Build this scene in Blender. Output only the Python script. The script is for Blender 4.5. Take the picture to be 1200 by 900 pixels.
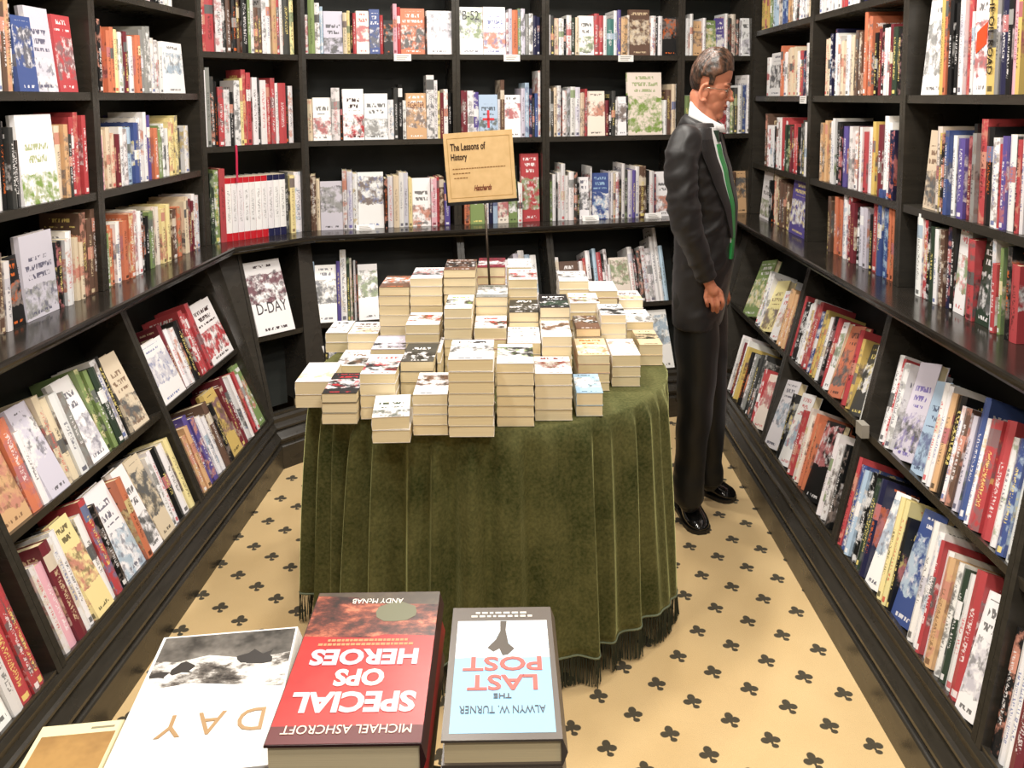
import bpy, bmesh, math, random
from mathutils import Vector, Matrix, noise
for o in list(bpy.data.objects): bpy.data.objects.remove(o)
SC = bpy.context.scene
COL = SC.collection
PI = math.pi
CORNERS=[[-1.3595, 3.5588], [-1.0029, 3.9182], [1.3169, 4.4414]]
DIRS={'L': [0.03366, 0.99943], 'G': [0.70435, 0.70986], 'B': [0.9755, 0.21999], 'R': [-0.00823, -0.99997]}
PAR={'pitch': 0.0956, 'roll': -0.0066, 'ppy': 205.6641, 'f': 950.2578, 'Bx': -1.3595, 'By': 3.5588, 'Cx': -1.0029, 'Cy': 3.9182, 'Dx': 1.3169, 'Dy': 4.4414, 'aL': 0.0337, 'aR': 0.0082, 'o1': 0.1511, 'o2': 0.3105, 'o3': 0.3589, 'zL': 0.9663, 'h2': 0.2266, 'oM': 0.1885, 'hM': 0.5568, 'l1': 1.6368, 'l2': 1.3046, 'g1': 1.8208, 'g2': 1.4014, 'b1': 1.8274, 'b2': 1.4078, 'r0': 1.9556, 'r1': 1.6096, 'r2': 1.2488, 'uA': 0.8458, 'v1': 0.7454, 'v2': 1.2079, 'v3': 1.9537, 'w1': 0.8752, 'w2': 1.7395}
SHELVES = [
(0,1,0,2,[(0,0,-1.3029,-1.2799,0.22,0,1),(18,0,-1.2799,-1.2603,0.26,0,1),(12,0,-1.2603,-1.2404,0.27,0,1),(2,0,-1.2404,-1.2242,0.25,0,1),(7,1,-1.2242,-1.131,0.22,0,1),(20,1,-1.131,-1.0107,0.26,0,1),(5,1,-1.0107,-0.9098,0.24,0,1)]),
(0,1,1,2,[(2,0,-0.8437,-0.8179,0.27,0,1),(2,0,-0.8179,-0.7922,0.262,0,1),(2,0,-0.7922,-0.7664,0.259,0,1),(13,0,-0.7664,-0.7392,0.23,0,0),(13,0,-0.7392,-0.7119,0.227,0,0),(13,0,-0.7119,-0.6847,0.222,0,0),(10,0,-0.6847,-0.6543,0.23,0,1),(0,0,-0.6543,-0.6293,0.22,0,0),(0,0,-0.6293,-0.6044,0.21,0,0),(6,0,-0.6044,-0.5787,0.21,0,0),(0,0,-0.5787,-0.5461,0.2,0,0),(13,0,-0.5461,-0.5192,0.21,0,0),(13,0,-0.5192,-0.4923,0.207,0,0),(4,0,-0.4923,-0.4618,0.25,0,0),(4,0,-0.4618,-0.4312,0.258,0,0),(4,0,-0.4312,-0.4007,0.256,0,0),(0,0,-0.4007,-0.3708,0.2,0,0),(0,0,-0.3708,-0.341,0.204,0,0),(0,0,-0.341,-0.3111,0.194,0,0),(0,1,-0.3111,-0.133,0.2,0,1)]),
(0,0,1,1,[(0,0,-0.7587,-0.7365,0.2,0,0),(0,0,-0.7365,-0.7143,0.2,0,0),(6,0,-0.7143,-0.6761,0.2,0,1),(0,0,-0.6761,-0.6496,0.2,0,0),(0,0,-0.6496,-0.6231,0.195,0,0),(0,0,-0.6231,-0.5966,0.193,0,0),(20,0,-0.5966,-0.5632,0.2,0,0),(20,0,-0.5632,-0.5298,0.192,0,0),(5,0,-0.5298,-0.4952,0.2,0,0),(0,0,-0.4952,-0.468,0.2,0,0),(0,0,-0.468,-0.4408,0.194,0,0),(0,0,-0.4408,-0.4136,0.207,0,0),(0,0,-0.4136,-0.3864,0.205,0,0),(2,0,-0.3864,-0.3608,0.2,0,0),(2,0,-0.3608,-0.3351,0.205,0,0),(2,0,-0.3351,-0.3095,0.204,0,0),(0,0,-0.3095,-0.2756,0.2,0,0),(0,0,-0.2756,-0.2417,0.193,0,0),(0,0,-0.2417,-0.2078,0.196,0,0)]),
(0,2,0,3,[(0,0,-1.3329,-1.3099,0.26,0,1),(2,0,-1.3099,-1.2865,0.25,0,1),(3,0,-1.2865,-1.2665,0.22,0,1),(2,0,-1.2665,-1.2298,0.2,0,1),(0,1,-1.2298,-1.0513,0.26,7,1),(19,0,-1.0513,-1.0221,0.23,0,1),(12,0,-1.0221,-0.9973,0.23,0,1),(3,0,-0.9973,-0.9721,0.2,0,0),(5,0,-0.9721,-0.9458,0.26,0,1),(5,0,-0.9458,-0.9195,0.262,0,1),(5,0,-0.9195,-0.8932,0.264,0,1)]),
(0,2,1,3,[(16,0,-0.8353,-0.8132,0.19,0,0),(16,0,-0.8132,-0.7912,0.195,0,0),(19,0,-0.7912,-0.7643,0.2,0,0),(19,0,-0.7643,-0.7374,0.206,0,0),(19,0,-0.7374,-0.7105,0.192,0,0),(6,0,-0.7105,-0.6806,0.2,0,0),(0,0,-0.6806,-0.6496,0.2,0,0),(0,0,-0.6496,-0.6187,0.201,0,0),(9,0,-0.6187,-0.5804,0.22,0,1),(7,0,-0.5804,-0.541,0.22,0,1),(0,0,-0.541,-0.5139,0.25,0,0),(0,0,-0.5139,-0.4869,0.253,0,0),(17,0,-0.4869,-0.4588,0.25,0,0),(17,0,-0.4588,-0.4308,0.249,0,0),(13,0,-0.4308,-0.3947,0.2,0,0),(15,0,-0.3947,-0.3649,0.2,0,0),(15,0,-0.3649,-0.3352,0.193,0,0),(0,0,-0.3352,-0.3122,0.2,0,0),(0,0,-0.3122,-0.2891,0.199,0,0),(10,0,-0.2891,-0.2598,0.23,0,0),(10,0,-0.2598,-0.2304,0.22,0,0),(10,0,-0.2304,-0.2011,0.238,0,0),(3,0,-0.2011,-0.1679,0.2,0,0),(0,0,-0.1679,-0.1255,0.2,0,0)]),
(0,10,0,0,[(18,0,-1.3672,-1.343,0.22,0,1),(0,0,-1.343,-1.3184,0.2,0,1),(2,1,-1.3184,-1.2499,0.2,0,1),(20,1,-1.2499,-1.0901,0.25,0,1),(2,0,-1.0901,-1.0597,0.2,0,1),(0,0,-1.0597,-1.0281,0.22,0,1),(0,0,-1.0281,-0.9965,0.226,0,1),(19,0,-0.9965,-0.9745,0.2,0,0),(19,0,-0.9745,-0.9526,0.2,0,0),(18,0,-0.9526,-0.9178,0.27,0,1),(18,0,-0.9178,-0.883,0.264,0,1),(18,0,-0.883,-0.8483,0.279,0,1)]),
(0,10,1,0,[(15,0,-0.8151,-0.7882,0.2,0,0),(13,0,-0.7882,-0.7661,0.2,0,0),(13,0,-0.7661,-0.744,0.2,0,0),(0,0,-0.744,-0.7211,0.2,0,0),(0,0,-0.7211,-0.6983,0.206,0,0),(13,0,-0.6983,-0.6627,0.22,0,1),(13,0,-0.6627,-0.6271,0.226,0,1),(0,0,-0.6271,-0.596,0.24,0,0),(0,0,-0.596,-0.565,0.239,0,0),(2,0,-0.565,-0.5327,0.22,0,0),(2,0,-0.5327,-0.5003,0.217,0,0),(15,0,-0.5003,-0.4602,0.22,0,0),(1,0,-0.4602,-0.4326,0.22,0,0),(1,0,-0.4326,-0.405,0.221,0,0),(10,0,-0.405,-0.3712,0.22,0,0),(10,0,-0.3712,-0.3374,0.218,0,0),(10,0,-0.3374,-0.3037,0.212,0,0),(18,0,-0.3037,-0.2659,0.2,0,0),(13,0,-0.2659,-0.2348,0.2,0,0),(13,0,-0.2348,-0.2037,0.195,0,0),(19,0,-0.2037,-0.1796,0.22,0,0),(19,0,-0.1796,-0.1555,0.225,0,0),(6,0,-0.1555,-0.1307,0.22,0,0),(6,0,-0.1307,-0.1059,0.21,0,0),(0,0,-0.1059,-0.0718,0.23,0,0),(0,0,-0.0718,-0.0376,0.219,0,0)]),
(1,3,2,1,[(5,0,0.0066,0.0426,0.24,0,1),(5,0,0.0426,0.0829,0.24,0,1),(0,0,0.0829,0.1163,0.28,0,1),(3,0,0.1163,0.1388,0.28,0,1),(18,0,0.1388,0.1616,0.28,0,1),(2,0,0.1616,0.1845,0.27,0,1),(18,0,0.1845,0.2076,0.28,0,1),(2,0,0.2076,0.2388,0.28,0,1),(15,0,0.2388,0.2545,0.27,0,0),(0,0,0.2545,0.2703,0.28,0,0),(18,0,0.2703,0.2923,0.2,0,0),(18,0,0.2923,0.3144,0.201,0,0),(0,0,0.3144,0.3387,0.28,0,1),(0,0,0.3387,0.3591,0.28,0,0),(12,0,0.3591,0.3838,0.28,0,1),(5,0,0.3838,0.4004,0.28,0,0),(0,0,0.4004,0.4172,0.28,0,0),(3,0,0.4172,0.4509,0.28,0,1),(10,0,0.4509,0.4722,0.28,0,0)]),
(1,4,2,4,[(0,0,0.0033,0.0308,0.35,0,1),(4,0,0.0308,0.0515,0.35,0,1),(3,0,0.0515,0.069,0.3,0,0),(2,0,0.069,0.083,0.3,0,0),(5,0,0.083,0.1114,0.27,0,1),(0,0,0.1114,0.14,0.25,0,1),(2,0,0.14,0.1581,0.24,0,0),(0,0,0.1581,0.1872,0.3,0,1),(10,0,0.1872,0.2019,0.3,0,0),(5,0,0.2019,0.2243,0.34,0,1),(5,0,0.2243,0.2466,0.332,0,1),(0,0,0.2466,0.2729,0.3,0,1),(3,0,0.2729,0.2881,0.3,0,0),(0,0,0.2881,0.3188,0.3,0,1),(5,0,0.3188,0.3381,0.29,0,0),(5,0,0.3381,0.3615,0.3,0,1),(0,0,0.3615,0.3772,0.3,0,0),(5,0,0.3772,0.4169,0.3,0,1),(2,0,0.4169,0.4329,0.28,0,0),(0,0,0.4329,0.4571,0.27,0,0)]),
(1,10,2,0,[(14,0,0.0272,0.047,0.33,0,1),(15,0,0.047,0.071,0.34,0,1),(5,0,0.071,0.0993,0.35,0,1),(0,2,0.0993,0.1279,0.29,0,1),(0,2,0.1279,0.1568,0.29,0,1),(0,2,0.1568,0.1861,0.29,0,1),(0,2,0.1861,0.2156,0.29,0,1),(0,2,0.2156,0.2455,0.29,0,1),(0,2,0.2455,0.2758,0.29,0,1),(0,2,0.2758,0.3064,0.29,0,1),(0,2,0.3064,0.3373,0.29,0,1),(0,2,0.3373,0.3686,0.29,0,1),(0,2,0.3686,0.4002,0.29,0,1),(3,0,0.4002,0.4231,0.29,0,0),(10,0,0.4231,0.4507,0.29,0,1),(0,0,0.4507,0.4927,0.29,0,1)]),
(2,5,3,1,[(0,0,0.0142,0.0334,0.18,0,0),(15,0,0.0334,0.0641,0.25,0,1),(0,0,0.0641,0.0873,0.24,0,0),(9,0,0.0873,0.1027,0.23,0,0),(20,1,0.1027,0.196,0.2,0,1),(19,0,0.196,0.2156,0.21,0,0),(10,0,0.2156,0.2313,0.21,0,0),(2,0,0.2313,0.2431,0.2,0,0),(5,0,0.2431,0.2588,0.2,0,0),(1,1,0.2588,0.322,0.21,0,1),(7,1,0.322,0.3736,0.22,0,1),(5,0,0.3736,0.3896,0.2,0,0),(2,1,0.3896,0.4376,0.17,0,1),(16,0,0.4376,0.4577,0.24,0,0),(5,0,0.4577,0.4738,0.24,0,0),(13,1,0.4738,0.5955,0.22,0,1),(2,0,0.5955,0.6037,0.2,0,0),(0,1,0.6037,0.7272,0.22,0,1)]),
(2,5,4,1,[(0,1,0.7658,0.8889,0.24,1,1),(0,1,0.8889,1.005,0.24,0,1),(0,0,1.005,1.018,0.2,0,0),(20,0,1.018,1.0353,0.22,0,0),(13,0,1.0353,1.0658,0.22,0,0),(15,0,1.0658,1.0832,0.22,0,0),(20,0,1.0832,1.105,0.22,0,0),(4,0,1.105,1.1225,0.2,0,0),(0,0,1.1225,1.1445,0.22,0,0),(8,0,1.1445,1.1664,0.2,0,0),(8,0,1.1664,1.184,0.2,0,0)]),
(2,5,5,1,[(0,0,1.2156,1.2378,0.2,0,0),(3,0,1.2378,1.2556,0.2,0,0),(19,0,1.2556,1.2823,0.2,0,0),(0,0,1.2823,1.3091,0.2,0,0),(2,0,1.3091,1.3226,0.2,0,0),(0,0,1.3226,1.3495,0.2,0,0),(14,0,1.3495,1.372,0.2,0,0),(19,0,1.372,1.39,0.2,0,0),(0,1,1.39,1.4716,0.2,0,1),(5,0,1.4716,1.499,0.22,0,0),(5,0,1.499,1.5218,0.2,0,0),(0,0,1.5218,1.5402,0.2,0,0),(21,0,1.5402,1.5815,0.2,0,1),(0,0,1.5815,1.6,0.24,0,0),(17,0,1.6,1.6184,0.24,0,0),(12,0,1.6184,1.6555,0.2,0,0),(1,0,1.6555,1.6694,0.2,0,0),(18,1,1.6694,1.7863,0.24,0,1),(0,0,1.7863,1.8145,0.21,0,0),(2,0,1.8145,1.8287,0.2,0,0),(0,0,1.8287,1.8523,0.21,0,0),(2,1,1.8523,1.9475,0.2,0,1)]),
(2,5,6,1,[(0,0,1.9865,2.0051,0.2,0,0),(0,0,2.0051,2.0238,0.21,0,0),(12,1,2.0238,2.0799,0.19,0,1),(0,0,2.0799,2.0986,0.2,0,0),(15,1,2.0986,2.1646,0.19,0,1),(17,1,2.1646,2.212,0.2,0,1),(0,0,2.212,2.2311,0.22,0,0),(2,0,2.2311,2.2453,0.2,0,0),(1,0,2.2453,2.274,0.22,0,0),(3,0,2.274,2.2931,0.2,0,0),(0,0,2.2931,2.3123,0.2,0,0),(0,1,2.3123,2.3604,0.2,0,1)]),
(2,6,3,4,[(19,0,0.0176,0.0418,0.2,0,0),(0,1,0.0418,0.1312,0.21,0,1),(0,0,0.1312,0.1721,0.26,0,1),(2,0,0.1721,0.1844,0.2,0,0),(0,1,0.1844,0.2877,0.25,8,1),(0,1,0.2877,0.4047,0.23,0,1),(0,0,0.4047,0.4342,0.2,0,0),(3,0,0.4342,0.4553,0.26,0,0),(2,0,0.4553,0.4765,0.26,0,0),(0,0,0.4765,0.4935,0.2,0,0),(12,1,0.4935,0.596,0.23,2,1),(0,0,0.596,0.6347,0.33,0,1),(0,0,0.6347,0.652,0.3,0,0),(10,0,0.652,0.665,0.24,0,0),(6,0,0.665,0.6823,0.24,0,0),(0,0,0.6823,0.704,0.24,0,0),(2,0,0.704,0.7214,0.24,0,0)]),
(2,6,4,4,[(2,0,0.7561,0.7685,0.2,0,0),(6,0,0.7685,0.8016,0.25,0,1),(0,0,0.8016,0.8349,0.24,0,1),(17,0,0.8349,0.8599,0.24,0,0),(9,1,0.8599,0.9606,0.22,4,1),(0,0,0.9606,0.9733,0.2,0,0),(18,0,0.9733,0.9945,0.28,0,0),(0,1,0.9945,1.0795,0.22,0,1),(20,0,1.0795,1.1009,0.26,0,0),(9,0,1.1009,1.1224,0.27,0,0),(8,0,1.1224,1.1396,0.26,0,0),(3,0,1.1396,1.1525,0.2,0,0),(7,0,1.1525,1.1697,0.22,0,0),(0,0,1.1697,1.1827,0.33,0,0)]),
(2,6,5,4,[(0,0,1.2191,1.2367,0.26,0,0),(3,0,1.2367,1.2543,0.24,0,0),(19,0,1.2543,1.2719,0.25,0,0),(0,0,1.2719,1.2941,0.26,0,0),(2,0,1.2941,1.3029,0.2,0,0),(0,0,1.3029,1.3251,0.24,0,0),(4,0,1.3251,1.3429,0.25,0,0),(0,0,1.3429,1.3696,0.26,0,0),(20,0,1.3696,1.3964,0.25,0,0),(19,0,1.3964,1.4233,0.24,0,0),(5,0,1.4233,1.4368,0.24,0,0),(1,1,1.4368,1.5361,0.23,0,1),(6,0,1.5361,1.5543,0.2,0,0),(2,0,1.5543,1.5679,0.2,0,0),(3,0,1.5679,1.5907,0.24,0,0),(0,0,1.5907,1.6044,0.2,0,0),(0,1,1.6044,1.6549,0.2,0,1),(2,0,1.6549,1.6641,0.2,0,0),(1,1,1.6641,1.8592,0.33,7,1),(0,0,1.8592,1.8779,0.2,0,0),(18,0,1.8779,1.9062,0.24,0,0),(19,0,1.9062,1.9298,0.26,0,0),(0,0,1.9298,1.9534,0.26,0,0)]),
(2,6,6,4,[(15,0,1.983,2.0138,0.2,0,0),(2,0,2.0138,2.0293,0.2,0,0),(0,0,2.0293,2.0551,0.2,0,0),(2,0,2.0551,2.0811,0.2,0,0),(2,0,2.0811,2.107,0.2,0,0),(2,0,2.107,2.133,0.198,0,0),(0,0,2.133,2.1591,0.24,0,0),(0,0,2.1591,2.1853,0.235,0,0),(5,0,2.1853,2.2273,0.27,0,1),(0,0,2.2273,2.2536,0.24,0,0),(15,0,2.2536,2.2747,0.24,0,0),(3,0,2.2747,2.2959,0.25,0,0),(0,0,2.2959,2.3224,0.26,0,0),(7,0,2.3224,2.349,0.26,0,0),(0,0,2.349,2.3703,0.33,0,0)]),
(2,10,3,0,[(18,0,0.0207,0.0475,0.27,0,1),(19,0,0.0475,0.0655,0.26,0,0),(20,1,0.0655,0.1738,0.24,0,1),(0,0,0.1738,0.1965,0.28,0,0),(20,0,0.1965,0.2239,0.3,0,1),(0,0,0.2239,0.2468,0.28,0,0),(0,1,0.2468,0.3758,0.28,0,1),(2,0,0.3758,0.3944,0.26,0,0),(0,0,0.3944,0.4224,0.27,0,1),(19,0,0.4224,0.4504,0.27,0,1),(0,0,0.4504,0.4738,0.28,0,0),(20,0,0.4738,0.4973,0.27,0,0),(10,0,0.4973,0.5161,0.26,0,0),(0,1,0.5161,0.6109,0.24,0,1),(16,0,0.6109,0.6395,0.24,0,0),(5,0,0.6395,0.6538,0.25,0,0),(18,0,0.6538,0.6778,0.24,0,0),(17,0,0.6778,0.7066,0.23,0,0)]),
(2,10,4,0,[(13,0,0.7811,0.8095,0.24,0,0),(15,1,0.8095,0.8855,0.23,0,1),(0,0,0.8855,0.9047,0.24,0,0),(8,0,0.9047,0.9286,0.24,0,0),(9,0,0.9286,0.9526,0.24,0,0),(1,1,0.9526,1.0104,0.24,0,1),(15,1,1.0104,1.0589,0.22,0,1),(0,0,1.0589,1.0833,0.2,0,0),(5,1,1.0833,1.1812,0.35,0,1)]),
(2,10,5,0,[(15,0,1.2318,1.2457,0.22,0,0),(0,0,1.2457,1.2642,0.24,0,0),(2,0,1.2642,1.2734,0.2,0,0),(0,0,1.2734,1.292,0.25,0,0),(0,0,1.292,1.3153,0.29,0,0),(0,0,1.3153,1.3339,0.24,0,0),(0,0,1.3339,1.3619,0.26,0,0),(3,0,1.3619,1.3806,0.26,0,0),(2,0,1.3806,1.3947,0.2,0,0),(0,1,1.3947,1.4512,0.22,0,1),(0,0,1.4512,1.4606,0.28,0,0),(7,1,1.4606,1.5556,0.24,0,1),(20,0,1.5556,1.5651,0.24,0,0),(0,0,1.5651,1.5795,0.26,0,0),(19,0,1.5795,1.5938,0.24,0,0),(0,0,1.5938,1.613,0.24,0,0),(2,0,1.613,1.6274,0.2,0,0),(0,0,1.6274,1.6466,0.28,0,0),(3,0,1.6466,1.6611,0.26,0,0),(20,0,1.6611,1.6852,0.26,0,0),(17,0,1.6852,1.7046,0.27,0,0),(0,0,1.7046,1.7288,0.28,0,0),(18,0,1.7288,1.7677,0.27,0,1),(2,0,1.7677,1.7824,0.26,0,0),(0,0,1.7824,1.8117,0.24,0,0),(8,0,1.8117,1.8215,0.24,0,0),(0,1,1.8215,1.9101,0.24,0,1)]),
(2,10,6,0,[(2,0,2.1655,2.1943,0.26,0,0),(2,0,2.1943,2.2231,0.27,0,0),(2,0,2.2231,2.2519,0.252,0,0),(18,0,2.2519,2.2737,0.22,0,0),(18,0,2.2737,2.2954,0.217,0,0),(12,1,2.2954,2.3704,0.23,0,1)]),
(2,11,7,5,[(9,0,0.0084,0.0302,0.3,0,1),(0,1,0.0302,0.1328,0.28,0,1),(17,0,0.1328,0.1513,0.28,0,0),(0,0,0.1513,0.1809,0.35,0,1),(14,0,0.1809,0.1957,0.3,0,0),(1,0,0.1957,0.2068,0.3,0,0),(2,0,0.2068,0.2143,0.3,0,0),(0,0,0.2143,0.2255,0.29,0,0),(2,0,0.2255,0.2329,0.28,0,0),(0,1,0.2329,0.3304,0.28,0,1)]),
(2,11,8,5,[(5,0,0.8086,0.8402,0.24,0,1),(0,0,0.8402,0.8826,0.25,0,1),(2,0,0.8826,0.9092,0.24,0,0),(9,0,0.9092,0.9519,0.26,0,1),(0,0,0.9519,0.984,0.26,0,1),(6,0,0.984,1.0109,0.24,0,0),(20,0,1.0109,1.0378,0.28,0,1),(0,0,1.0378,1.0703,0.29,0,1),(9,0,1.0703,1.0974,0.28,0,1),(0,0,1.0974,1.1301,0.28,0,1)]),
(2,11,9,5,[(2,0,1.2011,1.2204,0.2,0,0),(0,0,1.2204,1.2494,0.25,0,0),(18,1,1.2494,1.3564,0.24,0,1),(0,0,1.3564,1.376,0.22,0,0),(5,0,1.376,1.3907,0.26,0,0),(0,0,1.3907,1.4153,0.28,0,0),(2,0,1.4153,1.4301,0.2,0,0),(9,0,1.4301,1.4498,0.28,0,0),(5,0,1.4498,1.4745,0.28,0,0),(2,0,1.4745,1.4894,0.26,0,0),(0,0,1.4894,1.5093,0.3,0,0),(0,0,1.5093,1.5242,0.2,0,0),(1,1,1.5242,1.6244,0.24,0,1),(0,0,1.6244,1.6496,0.28,0,0),(2,0,1.6496,1.6698,0.28,0,0),(3,0,1.6698,1.6951,0.26,0,0),(0,0,1.6951,1.7256,0.3,0,1),(0,0,1.7256,1.7561,0.28,0,1),(0,0,1.7561,1.7817,0.33,0,1),(0,0,1.7817,1.8022,0.4,0,0),(9,0,1.8022,1.8227,0.3,0,0)]),
(2,12,7,6,[(9,0,0.0011,0.0248,0.26,0,1),(5,0,0.0248,0.0438,0.25,0,0),(0,0,0.0438,0.0676,0.24,0,0),(2,0,0.0676,0.0867,0.24,0,0),(0,0,0.0867,0.1154,0.25,0,1),(7,0,0.1154,0.1395,0.24,0,0)]),
(1,11,2,5,[(0,1,0.1336,0.3119,0.34,6,1)]),
(2,12,9,6,[(2,0,1.667,1.6947,0.26,0,0),(0,1,1.6947,1.8059,0.3,0,1)]),
(3,7,10,1,[(11,0,0.0925,0.1263,0.24,0,0),(11,0,0.1263,0.1602,0.232,0,0),(11,0,0.1602,0.194,0.242,0,0),(11,0,0.194,0.2279,0.234,0,0),(15,0,0.2279,0.2495,0.24,0,0),(15,0,0.2495,0.2712,0.236,0,0),(9,0,0.2712,0.2991,0.24,0,0),(9,0,0.2991,0.3271,0.244,0,0),(9,0,0.3271,0.3551,0.235,0,0),(1,0,0.3551,0.3819,0.24,0,0),(1,0,0.3819,0.4088,0.24,0,0),(1,0,0.4088,0.4356,0.248,0,0),(7,0,0.4356,0.4616,0.24,0,0),(7,0,0.4616,0.4876,0.23,0,0),(12,0,0.4876,0.5209,0.24,0,0),(12,0,0.5209,0.5542,0.229,0,0),(12,0,0.5542,0.5875,0.233,0,0),(0,0,0.5875,0.6115,0.24,0,0),(0,0,0.6115,0.6356,0.245,0,0),(3,0,0.6356,0.6709,0.24,0,0),(0,0,0.6709,0.7012,0.24,0,0),(0,0,0.7012,0.7315,0.241,0,0),(0,0,0.7315,0.7618,0.233,0,0),(19,0,0.7618,0.7944,0.24,0,0),(19,0,0.7944,0.8271,0.235,0,0)]),
(3,7,11,1,[(0,0,0.9292,0.9643,0.24,0,0),(0,0,0.9643,0.9993,0.232,0,0),(0,0,0.9993,1.0344,0.238,0,0),(0,0,1.0344,1.0651,0.24,0,0),(0,0,1.0651,1.0958,0.229,0,0),(0,0,1.0958,1.1265,0.243,0,0),(0,0,1.1265,1.1572,0.247,0,0),(5,0,1.1572,1.192,0.24,0,0),(5,0,1.192,1.2267,0.249,0,0),(0,0,1.2267,1.2561,0.24,0,0),(0,0,1.2561,1.2855,0.244,0,0),(0,0,1.2855,1.3149,0.249,0,0),(2,0,1.3149,1.3464,0.24,0,0),(2,0,1.3464,1.3779,0.228,0,0),(8,0,1.3779,1.4046,0.24,0,0),(8,0,1.4046,1.4313,0.234,0,0),(8,0,1.4313,1.458,0.249,0,0),(0,0,1.458,1.4834,0.24,0,0),(0,0,1.4834,1.5087,0.245,0,0),(0,0,1.5087,1.534,0.237,0,0),(5,0,1.534,1.5612,0.24,0,0),(5,0,1.5612,1.5885,0.248,0,0)]),
(3,8,10,2,[(0,0,0.1642,0.2063,0.2,0,0),(0,1,0.2063,0.4053,0.22,0,1),(13,0,0.4053,0.4364,0.24,0,0),(13,0,0.4364,0.4675,0.241,0,0),(0,0,0.4675,0.4977,0.2,0,0),(0,0,0.4977,0.5278,0.205,0,0),(19,0,0.5278,0.5625,0.23,0,0),(19,0,0.5625,0.5972,0.225,0,0),(19,0,0.5972,0.6319,0.222,0,0),(0,0,0.6319,0.6542,0.2,0,0),(0,0,0.6542,0.6765,0.198,0,0),(5,0,0.6765,0.7036,0.2,0,0),(5,0,0.7036,0.7307,0.192,0,0),(8,0,0.7307,0.7729,0.2,0,0),(0,0,0.7729,0.8142,0.24,0,0),(19,0,0.8142,0.8546,0.25,0,0)]),
(3,8,11,2,[(19,0,0.9864,1.0097,0.24,0,0),(19,0,1.0097,1.0331,0.236,0,0),(0,0,1.0331,1.0696,0.25,0,0),(8,0,1.0696,1.0918,0.25,0,0),(8,0,1.0918,1.1141,0.259,0,0),(0,0,1.1141,1.1357,0.24,0,0),(0,0,1.1357,1.1574,0.235,0,0),(19,0,1.1574,1.1827,0.23,0,0),(19,0,1.1827,1.2079,0.219,0,0),(0,0,1.2079,1.2489,0.23,0,0),(19,0,1.2489,1.2767,0.23,0,0),(19,0,1.2767,1.3045,0.219,0,0),(18,0,1.3045,1.3299,0.24,0,0),(18,0,1.3299,1.3552,0.232,0,0),(18,0,1.3552,1.3806,0.245,0,0),(13,0,1.3806,1.4095,0.3,0,0),(13,0,1.4095,1.4384,0.295,0,0),(13,0,1.4384,1.4673,0.293,0,0),(2,0,1.4673,1.4951,0.24,0,0),(6,0,1.4951,1.5224,0.24,0,0),(2,0,1.5224,1.5492,0.24,0,0),(0,0,1.5492,1.5752,0.24,0,0),(0,0,1.5752,1.6013,0.23,0,0),(6,0,1.6013,1.6266,0.25,0,0),(14,0,1.6266,1.6638,0.24,0,1),(2,0,1.6638,1.6909,0.24,0,0),(2,0,1.6909,1.7179,0.249,0,0)]),
(3,8,12,2,[(0,1,1.806,1.947,0.3,0,1),(11,0,1.947,1.9706,0.29,0,1),(13,0,1.9706,1.9846,0.3,0,0),(2,0,1.9846,2.0073,0.28,0,1),(2,0,2.0073,2.03,0.277,0,1),(18,0,2.03,2.052,0.28,0,1),(0,0,2.052,2.078,0.28,0,1),(5,0,2.078,2.1034,0.28,0,1),(0,0,2.1034,2.1159,0.24,0,0),(0,1,2.1159,2.1882,0.29,5,1),(11,0,2.1882,2.2302,0.3,3,1),(4,0,2.2302,2.2488,0.3,0,1),(8,0,2.2488,2.2779,0.27,0,1),(2,0,2.2779,2.2992,0.26,0,1),(16,0,2.2992,2.3235,0.26,0,1),(11,0,2.3235,2.3405,0.24,0,1)]),
(3,9,10,3,[(18,0,0.1917,0.2254,0.26,0,0),(18,0,0.2254,0.2591,0.252,0,0),(0,0,0.2591,0.2851,0.2,0,0),(0,0,0.2851,0.3112,0.191,0,0),(0,0,0.3112,0.3373,0.191,0,0),(2,0,0.3373,0.3753,0.2,0,0),(0,0,0.3753,0.4079,0.25,0,0),(0,0,0.4079,0.4406,0.241,0,0),(0,0,0.4406,0.4733,0.253,0,0),(5,0,0.4733,0.5027,0.26,0,0),(5,0,0.5027,0.5322,0.251,0,0),(14,0,0.5322,0.5551,0.22,0,0),(14,0,0.5551,0.5781,0.21,0,0),(6,0,0.5781,0.606,0.22,0,0),(6,0,0.606,0.634,0.219,0,0),(5,0,0.634,0.6611,0.22,0,0),(5,0,0.6611,0.6883,0.214,0,0),(2,0,0.6883,0.7202,0.22,0,0),(3,0,0.7202,0.7512,0.24,0,0),(3,0,0.7512,0.7823,0.25,0,0),(0,0,0.7823,0.8226,0.24,0,0),(0,0,0.8226,0.862,0.22,0,0)]),
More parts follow.
